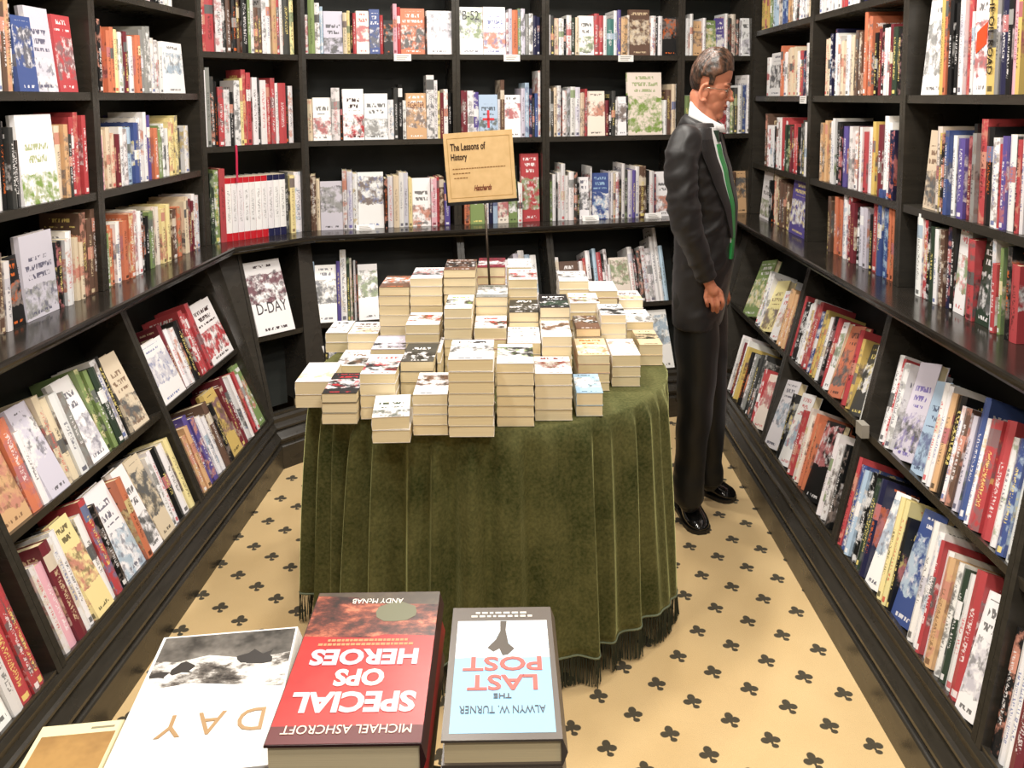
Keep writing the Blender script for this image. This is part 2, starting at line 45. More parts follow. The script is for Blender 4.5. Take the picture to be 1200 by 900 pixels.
(3,9,11,3,[(12,0,0.9555,0.9838,0.25,0,0),(12,0,0.9838,1.012,0.24,0,0),(12,0,1.012,1.0402,0.249,0,0),(12,0,1.0402,1.0685,0.255,0,0),(0,0,1.0685,1.0952,0.25,0,0),(0,0,1.0952,1.1219,0.247,0,0),(0,0,1.1219,1.1485,0.26,0,0),(2,0,1.1485,1.1826,0.25,0,0),(2,0,1.1826,1.2166,0.248,0,0),(17,0,1.2166,1.2578,0.23,0,0),(0,0,1.2578,1.2893,0.24,0,0),(0,0,1.2893,1.3208,0.233,0,0),(0,0,1.3208,1.3524,0.237,0,0),(6,0,1.3524,1.3827,0.24,0,0),(0,0,1.3827,1.4051,0.24,0,0),(5,0,1.4051,1.4344,0.22,0,0),(0,0,1.4344,1.4773,0.25,0,1),(11,0,1.4773,1.505,0.27,0,0),(11,0,1.505,1.5327,0.257,0,0),(6,0,1.5327,1.5663,0.26,0,1),(0,0,1.5663,1.5988,0.28,0,1),(0,0,1.5988,1.6312,0.277,0,1),(8,0,1.6312,1.6688,0.25,0,1),(2,0,1.6688,1.6994,0.24,0,0),(6,0,1.6994,1.7234,0.24,0,0)]),
(3,9,12,3,[(19,1,1.8475,1.9244,0.25,0,1),(1,0,1.9244,1.9539,0.26,0,1),(11,0,1.9539,1.978,0.26,0,1),(2,0,1.978,1.9969,0.24,0,0),(7,0,1.9969,2.0202,0.26,0,1),(0,0,2.0202,2.043,0.25,0,1),(8,0,2.043,2.0698,0.2,0,1),(17,0,2.0698,2.1047,0.24,0,1),(6,0,2.1047,2.1302,0.24,0,1),(2,0,2.1302,2.1469,0.28,0,1),(4,0,2.1469,2.1675,0.26,0,1),(5,0,2.1675,2.1996,0.29,0,1),(2,0,2.1996,2.2347,0.26,0,1),(0,0,2.2347,2.265,0.24,0,1),(5,0,2.265,2.2798,0.24,0,0),(17,0,2.2798,2.3017,0.25,0,1),(0,0,2.3017,2.3302,0.26,0,1),(3,0,2.3302,2.3442,0.26,0,1),(5,0,2.3442,2.358,0.26,0,1),(0,0,2.358,2.3717,0.26,0,1)]),
(3,10,10,0,[(0,1,0.1368,0.2896,0.25,0,1),(2,0,0.2896,0.3187,0.22,0,0),(2,0,0.3187,0.3478,0.214,0,0),(19,0,0.3478,0.3759,0.25,0,0),(19,0,0.3759,0.404,0.258,0,0),(19,0,0.404,0.4321,0.256,0,0),(18,0,0.4321,0.4678,0.22,0,0),(18,0,0.4678,0.5036,0.219,0,0),(18,0,0.5036,0.5393,0.21,0,0),(18,0,0.5393,0.5714,0.22,0,0),(18,0,0.5714,0.6035,0.214,0,0),(17,1,0.6035,0.8629,0.26,0,1)]),
(3,10,11,0,[(18,0,1.0766,1.1081,0.22,0,0),(18,0,1.1081,1.1396,0.214,0,0),(2,0,1.1396,1.1601,0.2,0,0),(13,0,1.1601,1.195,0.25,0,0),(13,0,1.195,1.2299,0.242,0,0),(0,0,1.2299,1.2587,0.25,0,0),(0,0,1.2587,1.2874,0.243,0,0),(5,0,1.2874,1.3247,0.27,0,0),(6,0,1.3247,1.3474,0.24,0,0),(6,0,1.3474,1.3701,0.247,0,0),(2,0,1.3701,1.3967,0.22,0,0),(20,0,1.3967,1.4311,0.23,0,0),(20,0,1.4311,1.4654,0.221,0,0),(2,0,1.4654,1.4987,0.22,0,0),(5,0,1.4987,1.5393,0.28,0,1),(0,0,1.5393,1.5631,0.26,0,0),(7,0,1.5631,1.5977,0.3,0,1),(7,0,1.5977,1.6323,0.286,0,1),(13,0,1.6323,1.6545,0.26,0,0),(13,0,1.6545,1.6767,0.269,0,0),(14,0,1.6767,1.7126,0.25,0,1),(0,0,1.7126,1.7407,0.24,0,0)]),
(3,10,12,0,[(0,0,1.8598,1.8956,0.27,0,1),(5,0,1.8956,1.9254,0.26,0,1),(2,0,1.9254,1.9401,0.24,0,0),(14,0,1.9401,1.969,0.25,0,1),(0,0,1.969,1.9925,0.24,0,1),(18,0,1.9925,2.0202,0.24,0,1),(8,0,2.0202,2.0428,0.25,0,1),(2,0,2.0428,2.065,0.26,0,1),(0,1,2.065,2.1251,0.3,0,1),(4,0,2.1251,2.1459,0.26,0,1),(5,0,2.1459,2.1824,0.24,0,1),(14,1,2.1824,2.2595,0.3,0,1),(0,0,2.2595,2.278,0.28,0,1),(5,0,2.278,2.2997,0.2,0,1),(15,0,2.2997,2.314,0.25,0,0),(7,0,2.314,2.3421,0.24,0,1),(2,0,2.3421,2.3626,0.24,0,1),(5,0,2.3626,2.396,0.2,0,1)]),
(0,11,13,5,[(0,1,-0.8394,-0.6665,0.22,0,1),(6,0,-0.6665,-0.6356,0.27,0,0),(0,0,-0.6356,-0.6038,0.22,0,0),(0,0,-0.6038,-0.5719,0.22,0,0),(2,0,-0.5719,-0.5429,0.24,0,0),(2,0,-0.5429,-0.5139,0.249,0,0),(5,0,-0.5139,-0.479,0.26,0,0),(5,0,-0.479,-0.4441,0.256,0,0),(5,0,-0.4441,-0.4092,0.268,0,0),(0,1,-0.4092,-0.1978,0.25,8,1)]),
(0,11,14,5,[(12,1,-1.6808,-1.5557,0.27,0,1),(13,0,-1.5557,-1.5159,0.25,0,1),(0,0,-1.5159,-1.4913,0.2,0,1),(20,1,-1.4913,-1.4049,0.27,0,1),(19,0,-1.4049,-1.3772,0.26,0,1),(19,0,-1.3772,-1.3496,0.262,0,1),(0,0,-1.3496,-1.3113,0.24,0,1),(4,0,-1.3113,-1.2817,0.25,0,1),(0,1,-1.2817,-1.1881,0.27,0,1),(15,0,-1.1881,-1.1662,0.26,0,1),(15,0,-1.1662,-1.1442,0.266,0,1),(14,0,-1.1442,-1.1102,0.24,0,1),(0,0,-1.1102,-1.0752,0.27,0,1),(2,0,-1.0752,-1.0454,0.26,0,1),(19,1,-1.0454,-0.945,0.26,0,1)]),
(0,12,13,6,[(12,0,-0.822,-0.7925,0.23,0,0),(12,0,-0.7925,-0.763,0.234,0,0),(17,0,-0.763,-0.7291,0.26,0,0),(17,0,-0.7291,-0.6953,0.259,0,0),(0,0,-0.6953,-0.6694,0.23,0,0),(0,0,-0.6694,-0.6435,0.22,0,0),(0,0,-0.6435,-0.6177,0.223,0,0),(18,0,-0.6177,-0.5773,0.25,0,0),(2,0,-0.5773,-0.5429,0.24,0,0),(11,1,-0.5429,-0.4423,0.27,0,1),(6,0,-0.4423,-0.4121,0.27,0,0),(6,0,-0.4121,-0.3818,0.278,0,0),(0,0,-0.3818,-0.3545,0.27,0,0),(0,0,-0.3545,-0.3271,0.278,0,0),(5,0,-0.3271,-0.3029,0.26,0,0),(5,0,-0.3029,-0.2787,0.269,0,0),(0,0,-0.2787,-0.2538,0.25,0,0),(0,0,-0.2538,-0.2289,0.245,0,0),(15,1,-0.2289,-0.1601,0.28,0,1)]),
(0,12,14,6,[(2,0,-1.6748,-1.6479,0.26,0,1),(0,0,-1.6479,-1.6271,0.25,0,1),(16,0,-1.6271,-1.5989,0.24,0,1),(6,0,-1.5989,-1.5624,0.28,0,1),(0,0,-1.5624,-1.5397,0.26,0,1),(0,0,-1.5397,-1.5169,0.262,0,1),(10,1,-1.5169,-1.4366,0.28,0,1),(0,0,-1.4366,-1.4071,0.27,0,1),(5,0,-1.4071,-1.3768,0.28,0,1),(2,0,-1.3768,-1.3456,0.25,0,1),(0,1,-1.3456,-1.2322,0.28,0,1),(13,0,-1.2322,-1.2021,0.26,0,1),(0,1,-1.2021,-1.1289,0.28,0,1),(19,1,-1.1289,-1.0455,0.28,0,1),(0,0,-1.0455,-1.0222,0.26,0,0),(0,0,-1.0222,-0.9988,0.266,0,0),(2,0,-0.9988,-0.9627,0.26,0,1),(0,0,-0.9627,-0.9255,0.25,0,1),(10,0,-0.9255,-0.8938,0.24,0,0)]),
(0,12,15,6,[(2,0,-1.9229,-1.8995,0.26,0,1),(0,1,-1.8995,-1.8571,0.28,0,1),(0,0,-1.8571,-1.8255,0.28,0,1),(5,0,-1.8255,-1.7861,0.28,0,1),(5,0,-1.7861,-1.7621,0.28,0,1),(5,0,-1.7621,-1.7381,0.282,0,1)]),
(3,11,16,5,[(15,1,0.524,0.7149,0.3,0,1),(0,0,0.7149,0.7423,0.25,0,0),(0,0,0.7423,0.7697,0.256,0,0),(0,0,0.7697,0.7971,0.249,0,0),(10,1,0.7971,0.9388,0.25,0,1),(0,1,0.9388,1.0471,0.23,0,1),(12,0,1.0471,1.0774,0.25,0,0),(12,0,1.0774,1.1077,0.252,0,0),(12,0,1.1077,1.138,0.253,0,0),(6,0,1.138,1.1652,0.26,0,0),(6,0,1.1652,1.1924,0.253,0,0),(5,0,1.1924,1.2348,0.26,0,0),(2,0,1.2348,1.276,0.25,0,0),(0,0,1.276,1.3163,0.24,0,0)]),
(3,11,17,5,[(0,0,1.276,1.3002,0.25,0,0),(0,0,1.3002,1.3245,0.258,0,0),(5,0,1.3245,1.3595,0.26,0,0),(5,0,1.3595,1.3945,0.269,0,0),(7,0,1.3945,1.4321,0.25,0,0),(11,0,1.4321,1.4612,0.25,0,0),(11,0,1.4612,1.4904,0.239,0,0),(0,0,1.4904,1.5187,0.25,0,0),(2,0,1.5187,1.5534,0.25,0,0),(5,0,1.5534,1.5806,0.25,0,0),(0,1,1.5806,1.627,0.26,0,1),(13,1,1.627,1.7279,0.27,0,1),(5,0,1.7279,1.7639,0.27,0,1),(11,0,1.7639,1.7874,0.24,0,0),(3,1,1.7874,1.8885,0.25,0,1),(0,0,1.8885,1.9153,0.25,0,0)]),
(3,11,18,5,[(0,0,2.0288,2.0592,0.28,0,1),(5,0,2.0592,2.0771,0.26,0,0),(0,0,2.0771,2.1121,0.28,0,1),(20,1,2.1121,2.2219,0.3,0,1),(9,1,2.2219,2.2979,0.27,0,1),(0,0,2.2979,2.3219,0.28,0,1),(0,0,2.3219,2.3459,0.29,0,1),(12,0,2.3459,2.3737,0.26,0,1),(2,0,2.3737,2.4097,0.28,0,1),(0,0,2.4097,2.4273,0.26,0,1),(18,0,2.4273,2.4531,0.27,0,1),(20,0,2.4531,2.4742,0.26,0,1),(7,0,2.4742,2.4986,0.3,0,1),(7,0,2.4986,2.5229,0.311,0,1),(0,0,2.5229,2.5387,0.26,0,1),(5,0,2.5387,2.5808,0.28,0,1),(5,0,2.5808,2.6176,0.28,0,1),(0,0,2.6176,2.639,0.27,0,1),(0,0,2.639,2.6564,0.26,0,1),(7,0,2.6564,2.6838,0.27,0,1),(0,0,2.6838,2.72,0.27,0,1),(15,0,2.72,2.7329,0.26,0,1)]),
(3,12,16,6,[(0,0,0.6989,0.7234,0.26,0,0),(0,0,0.7234,0.7479,0.263,0,0),(6,0,0.7479,0.7717,0.25,0,0),(6,0,0.7717,0.7956,0.239,0,0),(0,0,0.7956,0.8188,0.25,0,0),(0,0,0.8188,0.8421,0.258,0,0),(11,0,0.8421,0.876,0.24,0,0),(11,0,0.876,0.9098,0.231,0,0),(2,0,0.9098,0.9427,0.24,0,0),(4,0,0.9427,0.9696,0.24,0,0),(4,0,0.9696,0.9964,0.249,0,0),(2,0,0.9964,1.0381,0.25,0,0),(3,0,1.0381,1.0635,0.28,0,0),(3,0,1.0635,1.089,0.283,0,0),(5,0,1.089,1.1188,0.24,0,0),(1,1,1.1188,1.2514,0.23,0,1)]),
(3,12,17,6,[(0,1,1.3096,1.445,0.28,0,1),(2,0,1.445,1.4725,0.26,0,0),(0,1,1.4725,1.5866,0.28,0,1),(5,0,1.5866,1.62,0.25,0,0),(1,0,1.62,1.6444,0.26,0,0),(1,0,1.6444,1.6688,0.248,0,0),(13,0,1.6688,1.6962,0.26,0,0),(13,0,1.6962,1.7237,0.251,0,0),(2,1,1.7237,1.8557,0.28,0,1),(0,0,1.8557,1.8798,0.26,0,0),(0,0,1.8798,1.9038,0.262,0,0),(0,0,1.9038,1.9303,0.24,0,0),(0,0,1.9303,1.9568,0.24,0,0),(2,0,1.9568,1.9888,0.26,0,1)]),
(3,12,18,6,[(5,0,2.0381,2.0599,0.27,0,0),(5,0,2.0599,2.0817,0.275,0,0),(7,0,2.0817,2.112,0.27,0,1),(9,0,2.112,2.1416,0.27,0,1),(2,0,2.1416,2.1761,0.26,0,1),(14,0,2.1761,2.1984,0.26,0,0),(14,0,2.1984,2.2206,0.269,0,0),(8,0,2.2206,2.253,0.27,0,1),(0,1,2.253,2.3301,0.28,0,1),(10,0,2.3301,2.3544,0.28,0,1),(10,0,2.3544,2.3787,0.272,0,1),(2,0,2.3787,2.3929,0.26,0,0),(7,1,2.3929,2.5,0.3,0,1),(0,0,2.5,2.5249,0.3,0,1),(0,0,2.5249,2.5497,0.285,0,1),(5,0,2.5497,2.5658,0.27,0,1),(0,0,2.5658,2.5933,0.28,0,1),(12,0,2.5933,2.6238,0.27,0,1),(0,0,2.6238,2.6461,0.27,0,1),(14,0,2.6461,2.6678,0.26,0,1),(0,0,2.6678,2.6961,0.27,0,1),(5,0,2.6961,2.7336,0.3,0,1),(0,1,2.7336,2.8044,0.28,0,1)]),
(3,12,19,6,[(2,0,2.8566,2.8809,0.26,0,1),(0,0,2.8809,2.9041,0.3,0,1),(0,0,2.9041,2.9274,0.31,0,1),(6,0,2.9274,2.9628,0.3,0,1),(5,0,2.9628,2.9883,0.3,0,1)]),
]
MAN={'rings': [[0.707, 1.564, 0.031, 0.045], [0.705, 1.539, 0.043, 0.07], [0.704, 1.517, 0.047, 0.11], [0.7, 1.495, 0.052, 0.155], [0.701, 1.464, 0.06, 0.185], [0.7, 1.417, 0.073, 0.195], [0.708, 1.338, 0.089, 0.19], [0.717, 1.211, 0.107, 0.175], [0.718, 1.115, 0.109, 0.17], [0.714, 1.019, 0.108, 0.175], [0.704, 0.906, 0.102, 0.18], [0.695, 0.778, 0.091, 0.185]], 'near_sleeve': [[0.609, 2.82, 1.463, 0.055], [0.586, 2.79, 1.4, 0.058], [0.581, 2.775, 1.313, 0.054], [0.599, 2.765, 1.175, 0.05], [0.644, 2.775, 1.059, 0.042], [0.681, 2.79, 0.974, 0.036]], 'far_sleeve': [[0.735, 3.14, 1.446, 0.055], [0.73, 3.17, 1.354, 0.055], [0.738, 3.19, 1.107, 0.05], [0.779, 3.18, 0.978, 0.042], [0.802, 3.16, 0.896, 0.036]], 'head': [0.735, 2.98, 1.653], 'wrist': [0.688, 2.79, 0.959], 'knuck': [[0.723, 2.785, 0.914], [0.71, 2.785, 0.914], [0.696, 2.785, 0.914], [0.683, 2.785, 0.914]], 'mid': [[0.729, 2.783, 0.89], [0.716, 2.783, 0.89], [0.702, 2.783, 0.89], [0.687, 2.783, 0.89]], 'tip': [[0.729, 2.8, 0.864], [0.719, 2.8, 0.864], [0.707, 2.8, 0.864], [0.693, 2.8, 0.865]], 'thumb': [[0.708, 2.8, 0.941], [0.732, 2.81, 0.92], [0.74, 2.815, 0.894]], 'near_leg': [[0.666, 2.9, 0.876, 0.085], [0.672, 2.9, 0.717, 0.082], [0.674, 2.91, 0.471, 0.066], [0.66, 2.93, 0.248, 0.056], [0.657, 2.94, 0.156, 0.054]], 'far_leg': [[0.743, 3.05, 0.838, 0.08], [0.752, 3.05, 0.67, 0.076], [0.771, 3.07, 0.408, 0.06], [0.773, 3.09, 0.19, 0.052], [0.774, 3.1, 0.098, 0.05]], 'near_shoe': [[0.66, 3.084, 0.0], [0.693, 2.85, 0.0]], 'far_shoe': [[0.749, 3.21, 0.0], [0.88, 3.095, 0.0]]}
STACKS = [
(-0.362, -0.265, 1.996, 0.153, 0.804, 2, (0, 14, 4), 'white cover with green picture askew'),
(-0.263, -0.171, 2.042, 0.168, 0.845, 4, (0, 2, 18), 'white cover with brown and black picture'),
(-0.169, -0.051, 2.029, 0.168, 0.942, 7, (0, 2, 4), 'white cover fading to grey'),
(-0.046, 0.055, 2.093, 0.168, 0.909, 6, (0, 15, 2), 'white cover with green and black picture'),
(0.057, 0.16, 2.132, 0.146, 0.867, 4, (0, 6, 18), 'white cover with maroon picture block'),
(0.172, 0.247, 2.16, 0.153, 0.802, 2, (9, 14, 0), 'pale blue cover with dark green hill'),
(-0.518, -0.422, 2.118, 0.164, 0.821, 3, (2, 5, 0), 'black cover with red title band'),
(-0.621, -0.52, 2.235, 0.168, 0.812, 2, (0, 0, 19), 'plain white cover'),
(-0.42, -0.322, 2.151, 0.168, 0.863, 4, (0, 5, 2), 'white cover with red line and black letters'),
(-0.32, -0.225, 2.23, 0.168, 0.871, 4, (3, 0, 2), 'charcoal cover with white letters'),
(-0.223, -0.211, 2.3, 0.151, 0.874, 4, (0, 2, 20), 'narrow white cover beside the grey one'),
(-0.548, -0.446, 2.42, 0.158, 0.796, 2, (0, 18, 2), 'white cover with brown figures'),
(0.192, 0.289, 2.355, 0.168, 0.845, 4, (19, 13, 0), 'peach cover with orange top'),
(0.298, 0.386, 2.389, 0.168, 0.833, 3, (0, 18, 1), 'white cover with small brown figures'),
(0.412, 0.49, 2.584, 0.168, 0.804, 2, (19, 14, 2), 'cream cover with black scribble drawing'),
(0.083, 0.17, 2.28, 0.168, 0.925, 6, (0, 2, 18), 'white cover with grey capitals and brown strip'),
(-0.018, 0.081, 2.3, 0.168, 0.9, 5, (0, 2, 0), 'white cover with black title'),
(-0.329, -0.224, 2.42, 0.14, 0.923, 6, (0, 5, 18), 'red and white cover'),
(-0.209, -0.124, 2.4, 0.168, 0.978, 8, (0, 15, 2), 'white cover with green strip'),
(-0.12, -0.017, 2.55, 0.166, 0.975, 8, (4, 14, 0), 'grey green landscape cover'),
(-0.013, 0.081, 2.47, 0.157, 0.946, 7, (2, 0, 3), 'black cover with white title'),
(0.083, 0.176, 2.45, 0.168, 0.966, 7, (2, 0, 14), 'dark cover with white top'),
(0.194, 0.296, 2.7, 0.14, 0.915, 6, (0, 15, 18), 'white cover with small green print'),
(0.39, 0.481, 2.93, 0.14, 0.867, 4, (0, 18, 19), 'white cover at the back right'),
(0.283, 0.366, 2.56, 0.14, 0.911, 6, (0, 2, 3), 'white cover with black photograph'),
(0.395, 0.49, 2.76, 0.168, 0.831, 3, (0, 2, 4), 'white cover with black crest'),
(0.201, 0.28, 2.53, 0.156, 0.875, 5, (18, 0, 2), 'brown cover with white lines'),
(0.274, 0.379, 2.87, 0.156, 0.915, 6, (0, 20, 0), 'silvery white cover'),
(0.166, 0.274, 2.87, 0.168, 0.952, 7, (0, 2, 4), 'white cover with black treeline'),
(-0.438, -0.337, 2.6, 0.168, 0.998, 8, (18, 13, 0), 'rust brown cover'),
(-0.336, -0.23, 2.6, 0.168, 1.026, 9, (0, 5, 3), 'white and red cover at the back left'),
(-0.228, -0.122, 2.62, 0.168, 1.05, 10, (18, 0, 2), 'dark red brown cover'),
(-0.126, -0.026, 2.82, 0.168, 1.015, 9, (6, 2, 0), 'maroon cover under the sign pole'),
(-0.022, 0.071, 3.0, 0.168, 0.976, 8, (0, 2, 0), 'white cover at the very back'),
(-0.015, 0.083, 2.66, 0.164, 1.007, 9, (0, 5, 18), 'white cover with red brown figures'),
(-0.54, -0.44, 2.58, 0.14, 0.849, 4, (0, 18, 19), 'white cover curling up at its edge'),
(-0.65, -0.573, 2.74, 0.151, 0.805, 2, (0, 2, 0), 'white cover bent upwards'),
(-0.437, -0.33, 2.42, 0.14, 0.847, 4, (20, 0, 2), 'silver white cover with dark edge'),
(-0.119, -0.019, 2.4, 0.14, 0.917, 6, (0, 5, 2), 'white and red photo cover'),
]


# ------------------------------------------------------------------ camera
cam = bpy.data.cameras.new('camera'); cam_o = bpy.data.objects.new('camera', cam); COL.objects.link(cam_o)
pitch, roll = PAR['pitch'], PAR['roll']
fw = Vector((0, math.cos(pitch), -math.sin(pitch))); up = Vector((0, math.sin(pitch), math.cos(pitch))); rt = Vector((1, 0, 0))
rt2 = math.cos(roll)*rt + math.sin(roll)*up; up2 = -math.sin(roll)*rt + math.cos(roll)*up
cam_o.matrix_world = Matrix(((rt2.x, up2.x, -fw.x, 0), (rt2.y, up2.y, -fw.y, 0), (rt2.z, up2.z, -fw.z, 1.61), (0, 0, 0, 1)))
cam.sensor_fit = 'HORIZONTAL'; cam.sensor_width = 36; cam.lens = PAR['f']/1200*36
cam.shift_y = (PAR['ppy']-450)/1200; cam.clip_start = .02
SC.camera = cam_o
# ------------------------------------------------------------------ world, exposure
wd = bpy.data.worlds.new('world'); SC.world = wd; wd.use_nodes = True
wd.node_tree.nodes['Background'].inputs[0].default_value = (1, .96, .92, 1)
wd.node_tree.nodes['Background'].inputs[1].default_value = .22
SC.view_settings.view_transform = 'Standard'; SC.view_settings.look = 'None'
SC.view_settings.exposure = .35; SC.view_settings.gamma = 1; SC.view_settings.use_curve_mapping = False

# ------------------------------------------------------------------ lamps of the shop ceiling (above the frame)
LAMPS = [(-.75,1.3,12,'front left'),(.75,1.3,13,'front right'),(-.62,2.35,14,'left of the round table'),(.55,2.35,14,'right of the round table'),(-.3,3.2,13,'near the back wall, left'),(.55,3.25,13,'near the back wall, right'),(-.3,.3,9,'over the foreground books'),(.5,-.4,16,'furthest from the back wall')]

# ------------------------------------------------------------------ materials
def mat(name, col, rough=.5, spec=.5, metal=0, sheen=0):
    m = bpy.data.materials.new(name); m.use_nodes = True
    b = m.node_tree.nodes['Principled BSDF']
    b.inputs['Base Color'].default_value = (*col, 1); b.inputs['Roughness'].default_value = rough
    b.inputs['Specular IOR Level'].default_value = spec; b.inputs['Metallic'].default_value = metal
    if sheen: b.inputs['Sheen Weight'].default_value = sheen
    return m
class NT:
    """tiny helper to write node graphs"""
    def __init__(s, m): s.t = m.node_tree; s.b = s.t.nodes['Principled BSDF']
    def n(s, typ, ins=None, **kw):
        q = s.t.nodes.new(typ)
        for k, v in kw.items(): setattr(q, k, v)
        for k, v in (ins or {}).items():
            if isinstance(v, bpy.types.NodeSocket): s.t.links.new(v, q.inputs[k])
            else: q.inputs[k].default_value = v
        return q
    def m(s, op, a, b=0., c=0., clamp=False):
        q = s.n('ShaderNodeMath', {0: a, 1: b, 2: c}, operation=op); q.use_clamp = clamp; return q.outputs[0]
    def mix(s, f, a, b):
        q = s.n('ShaderNodeMix', {'Factor': f}, data_type='RGBA')
        for i, v in ((6, a), (7, b)):
            if isinstance(v, bpy.types.NodeSocket): s.t.links.new(v, q.inputs[i])
            else: q.inputs[i].default_value = v
        return q.outputs[2]
    def link(s, a, b): s.t.links.new(a, b)

COLS = 'wokdgrmbnlyYaODGpvBest'
KEYS = ['', 'b52', 'fig', 'oil', 'cro', 'box', 'dday', 'pgr', 'pre']
WALLS = 'LGBR'; LVS = ['l0', 'l1', 'l2', 'g1', 'g2', 'b1', 'b2', 'r0', 'r1', 'r2', 'e', 'm', 'p']
BAYS = ['left wall near bay', 'left wall far bay', 'corner bookcase', 'back wall first bay', 'back wall second bay', 'back wall third bay', 'back wall fourth bay',
  'back wall first low bay', 'back wall second low bay', 'back wall third low bay', 'right wall far bay', 'right wall middle bay', 'right wall near bay',
  'left wall far low bay', 'left wall near low bay', 'left wall nearest low bay', 'right wall far low bay', 'right wall middle low bay', 'right wall near low bay', 'right wall nearest low bay']
SHN = ['ledge', 'top', 'second', 'third', 'middle', 'upper', 'lower']

def wood_mat(name, c0, c1, rough=.34):
    m = mat(name, c0, rough, .5); g = NT(m)
    tc = g.n('ShaderNodeTexCoord')
    mp = g.n('ShaderNodeMapping', {'Vector': tc.outputs['Object'], 'Scale': (6, 6, 60)})
    nz = g.n('ShaderNodeTexNoise', {'Vector': mp.outputs[0], 'Scale': 1.4, 'Detail': 6., 'Roughness': .65})
    n2 = g.n('ShaderNodeTexNoise', {'Vector': tc.outputs['Object'], 'Scale': 9., 'Detail': 3.})
    g.link(g.mix(nz.outputs[0], (*c0, 1), (*c1, 1)), g.b.inputs['Base Color'])
    r = g.m('MULTIPLY_ADD', n2.outputs[0], .3, rough-.14); g.link(r, g.b.inputs['Roughness'])
    bp = g.n('ShaderNodeBump', {'Height': nz.outputs[0], 'Strength': .12, 'Distance': .002}); g.link(bp.outputs[0], g.b.inputs['Normal'])
    return m
WOOD = wood_mat('black_stained_wood', (.007, .007, .005), (.018, .016, .012), .36)
EDGE = wood_mat('brownish_black_wood', (.015, .0135, .0105), (.050, .043, .034), .28)  # mottled grey-brown, paler than the stained wood
LEDGEM = wood_mat('polished_black_wood', (.009, .008, .007), (.030, .025, .020), .15)
BACKM = wood_mat('dark_back_board', (.004, .006, .004), (.008, .010, .007), .6)

def carpet_mat():
    m = mat('carpet', (.6, .45, .2), .95, .1, sheen=.3); g = NT(m)
    geo = g.n('ShaderNodeNewGeometry'); sp = g.n('ShaderNodeSeparateXYZ', {0: geo.outputs['Position']})
    # lattice of the printed clubs: a = (.0845,-.066)  b = (-.0825,-.112) metres
    ax, ay, bx, by = .0835, -.066, -.0815, -.1105
    det = ax*by-bx*ay; ox, oy = .389, 2.089
    X = g.m('SUBTRACT', sp.outputs[0], ox); Y = g.m('SUBTRACT', sp.outputs[1], oy)
    u = g.m('ADD', g.m('MULTIPLY', X, by/det), g.m('MULTIPLY', Y, -bx/det))
    v = g.m('ADD', g.m('MULTIPLY', X, -ay/det), g.m('MULTIPLY', Y, ax/det))
    du = g.m('SUBTRACT', u, g.m('ROUND', u)); dv = g.m('SUBTRACT', v, g.m('ROUND', v))
    lx = g.m('ADD', g.m('MULTIPLY', du, ax), g.m('MULTIPLY', dv, bx)); ly = g.m('ADD', g.m('MULTIPLY', du, ay), g.m('MULTIPLY', dv, by))
    nz = g.n('ShaderNodeTexNoise', {'Vector': geo.outputs['Position'], 'Scale': 260., 'Detail': 2.})
    wob = g.m('MULTIPLY_ADD', nz.outputs[0], .006, -.003)
    mask = None
    for (cx, cy, rx, ry) in ((0, .015, .0115, .014), (-.013, -.001, .0125, .0110), (.014, .002, .0125, .0110), (.0, .001, .009, .010), (.007, -.018, .0095, .0075), (.002,-.009,.0035,.011)):
        a = g.m('DIVIDE', g.m('SUBTRACT', lx, cx), rx); b = g.m('DIVIDE', g.m('SUBTRACT', ly, cy), ry)
        d = g.m('SUBTRACT', 1., g.m('ADD', g.m('MULTIPLY', a, a), g.m('MULTIPLY', b, b)))
        d = g.m('ADD', d, g.m('MULTIPLY', wob, 60.))
        d = g.m('MULTIPLY', d, 3.5, clamp=True)
        mask = d if mask is None else g.m('MAXIMUM', mask, d)
    n2 = g.n('ShaderNodeTexNoise', {'Vector': geo.outputs['Position'], 'Scale': 3.5, 'Detail': 4.})
    n3 = g.n('ShaderNodeTexNoise', {'Vector': geo.outputs['Position'], 'Scale': 420., 'Detail': 1.})
    base = g.mix(n2.outputs[0], (.66, .455, .21, 1), (.86, .64, .34, 1))
    base = g.mix(g.m('MULTIPLY', n3.outputs[0], .35), base, (.50, .34, .15, 1))
    g.link(g.mix(g.m('MULTIPLY', mask, .93), base, (.018, .020, .016, 1)), g.b.inputs['Base Color'])
    bp = g.n('ShaderNodeBump', {'Height': n3.outputs[0], 'Strength': .5, 'Distance': .003}); g.link(bp.outputs[0], g.b.inputs['Normal'])
    return m
CARPET = carpet_mat()

def velvet_mat():
    m = mat('olive_velvet', (.085, .10, .028), .8, .15, sheen=1.0); g = NT(m)
    g.b.inputs['Sheen Roughness'].default_value = .35; g.b.inputs['Sheen Tint'].default_value = (.55, .56, .25, 1)
    tc = g.n('ShaderNodeTexCoord')
    n1 = g.n('ShaderNodeTexNoise', {'Vector': tc.outputs['Object'], 'Scale': 7., 'Detail': 5., 'Roughness': .6})
    n2 = g.n('ShaderNodeTexNoise', {'Vector': tc.outputs['Object'], 'Scale': 120., 'Detail': 3.})
    f = g.m('MULTIPLY_ADD', n2.outputs[0], .5, g.m('MULTIPLY', n1.outputs[0], .6))
    rp = g.n('ShaderNodeMapRange', {0: f, 1: .35, 2: .75}); 
    g.link(g.mix(rp.outputs[0], (.030, .040, .010, 1), (.150, .145, .055, 1)), g.b.inputs['Base Color'])
    bp = g.n('ShaderNodeBump', {'Height': n2.outputs[0], 'Strength': .25, 'Distance': .004}); g.link(bp.outputs[0], g.b.inputs['Normal'])
    return m
VELVET = velvet_mat()

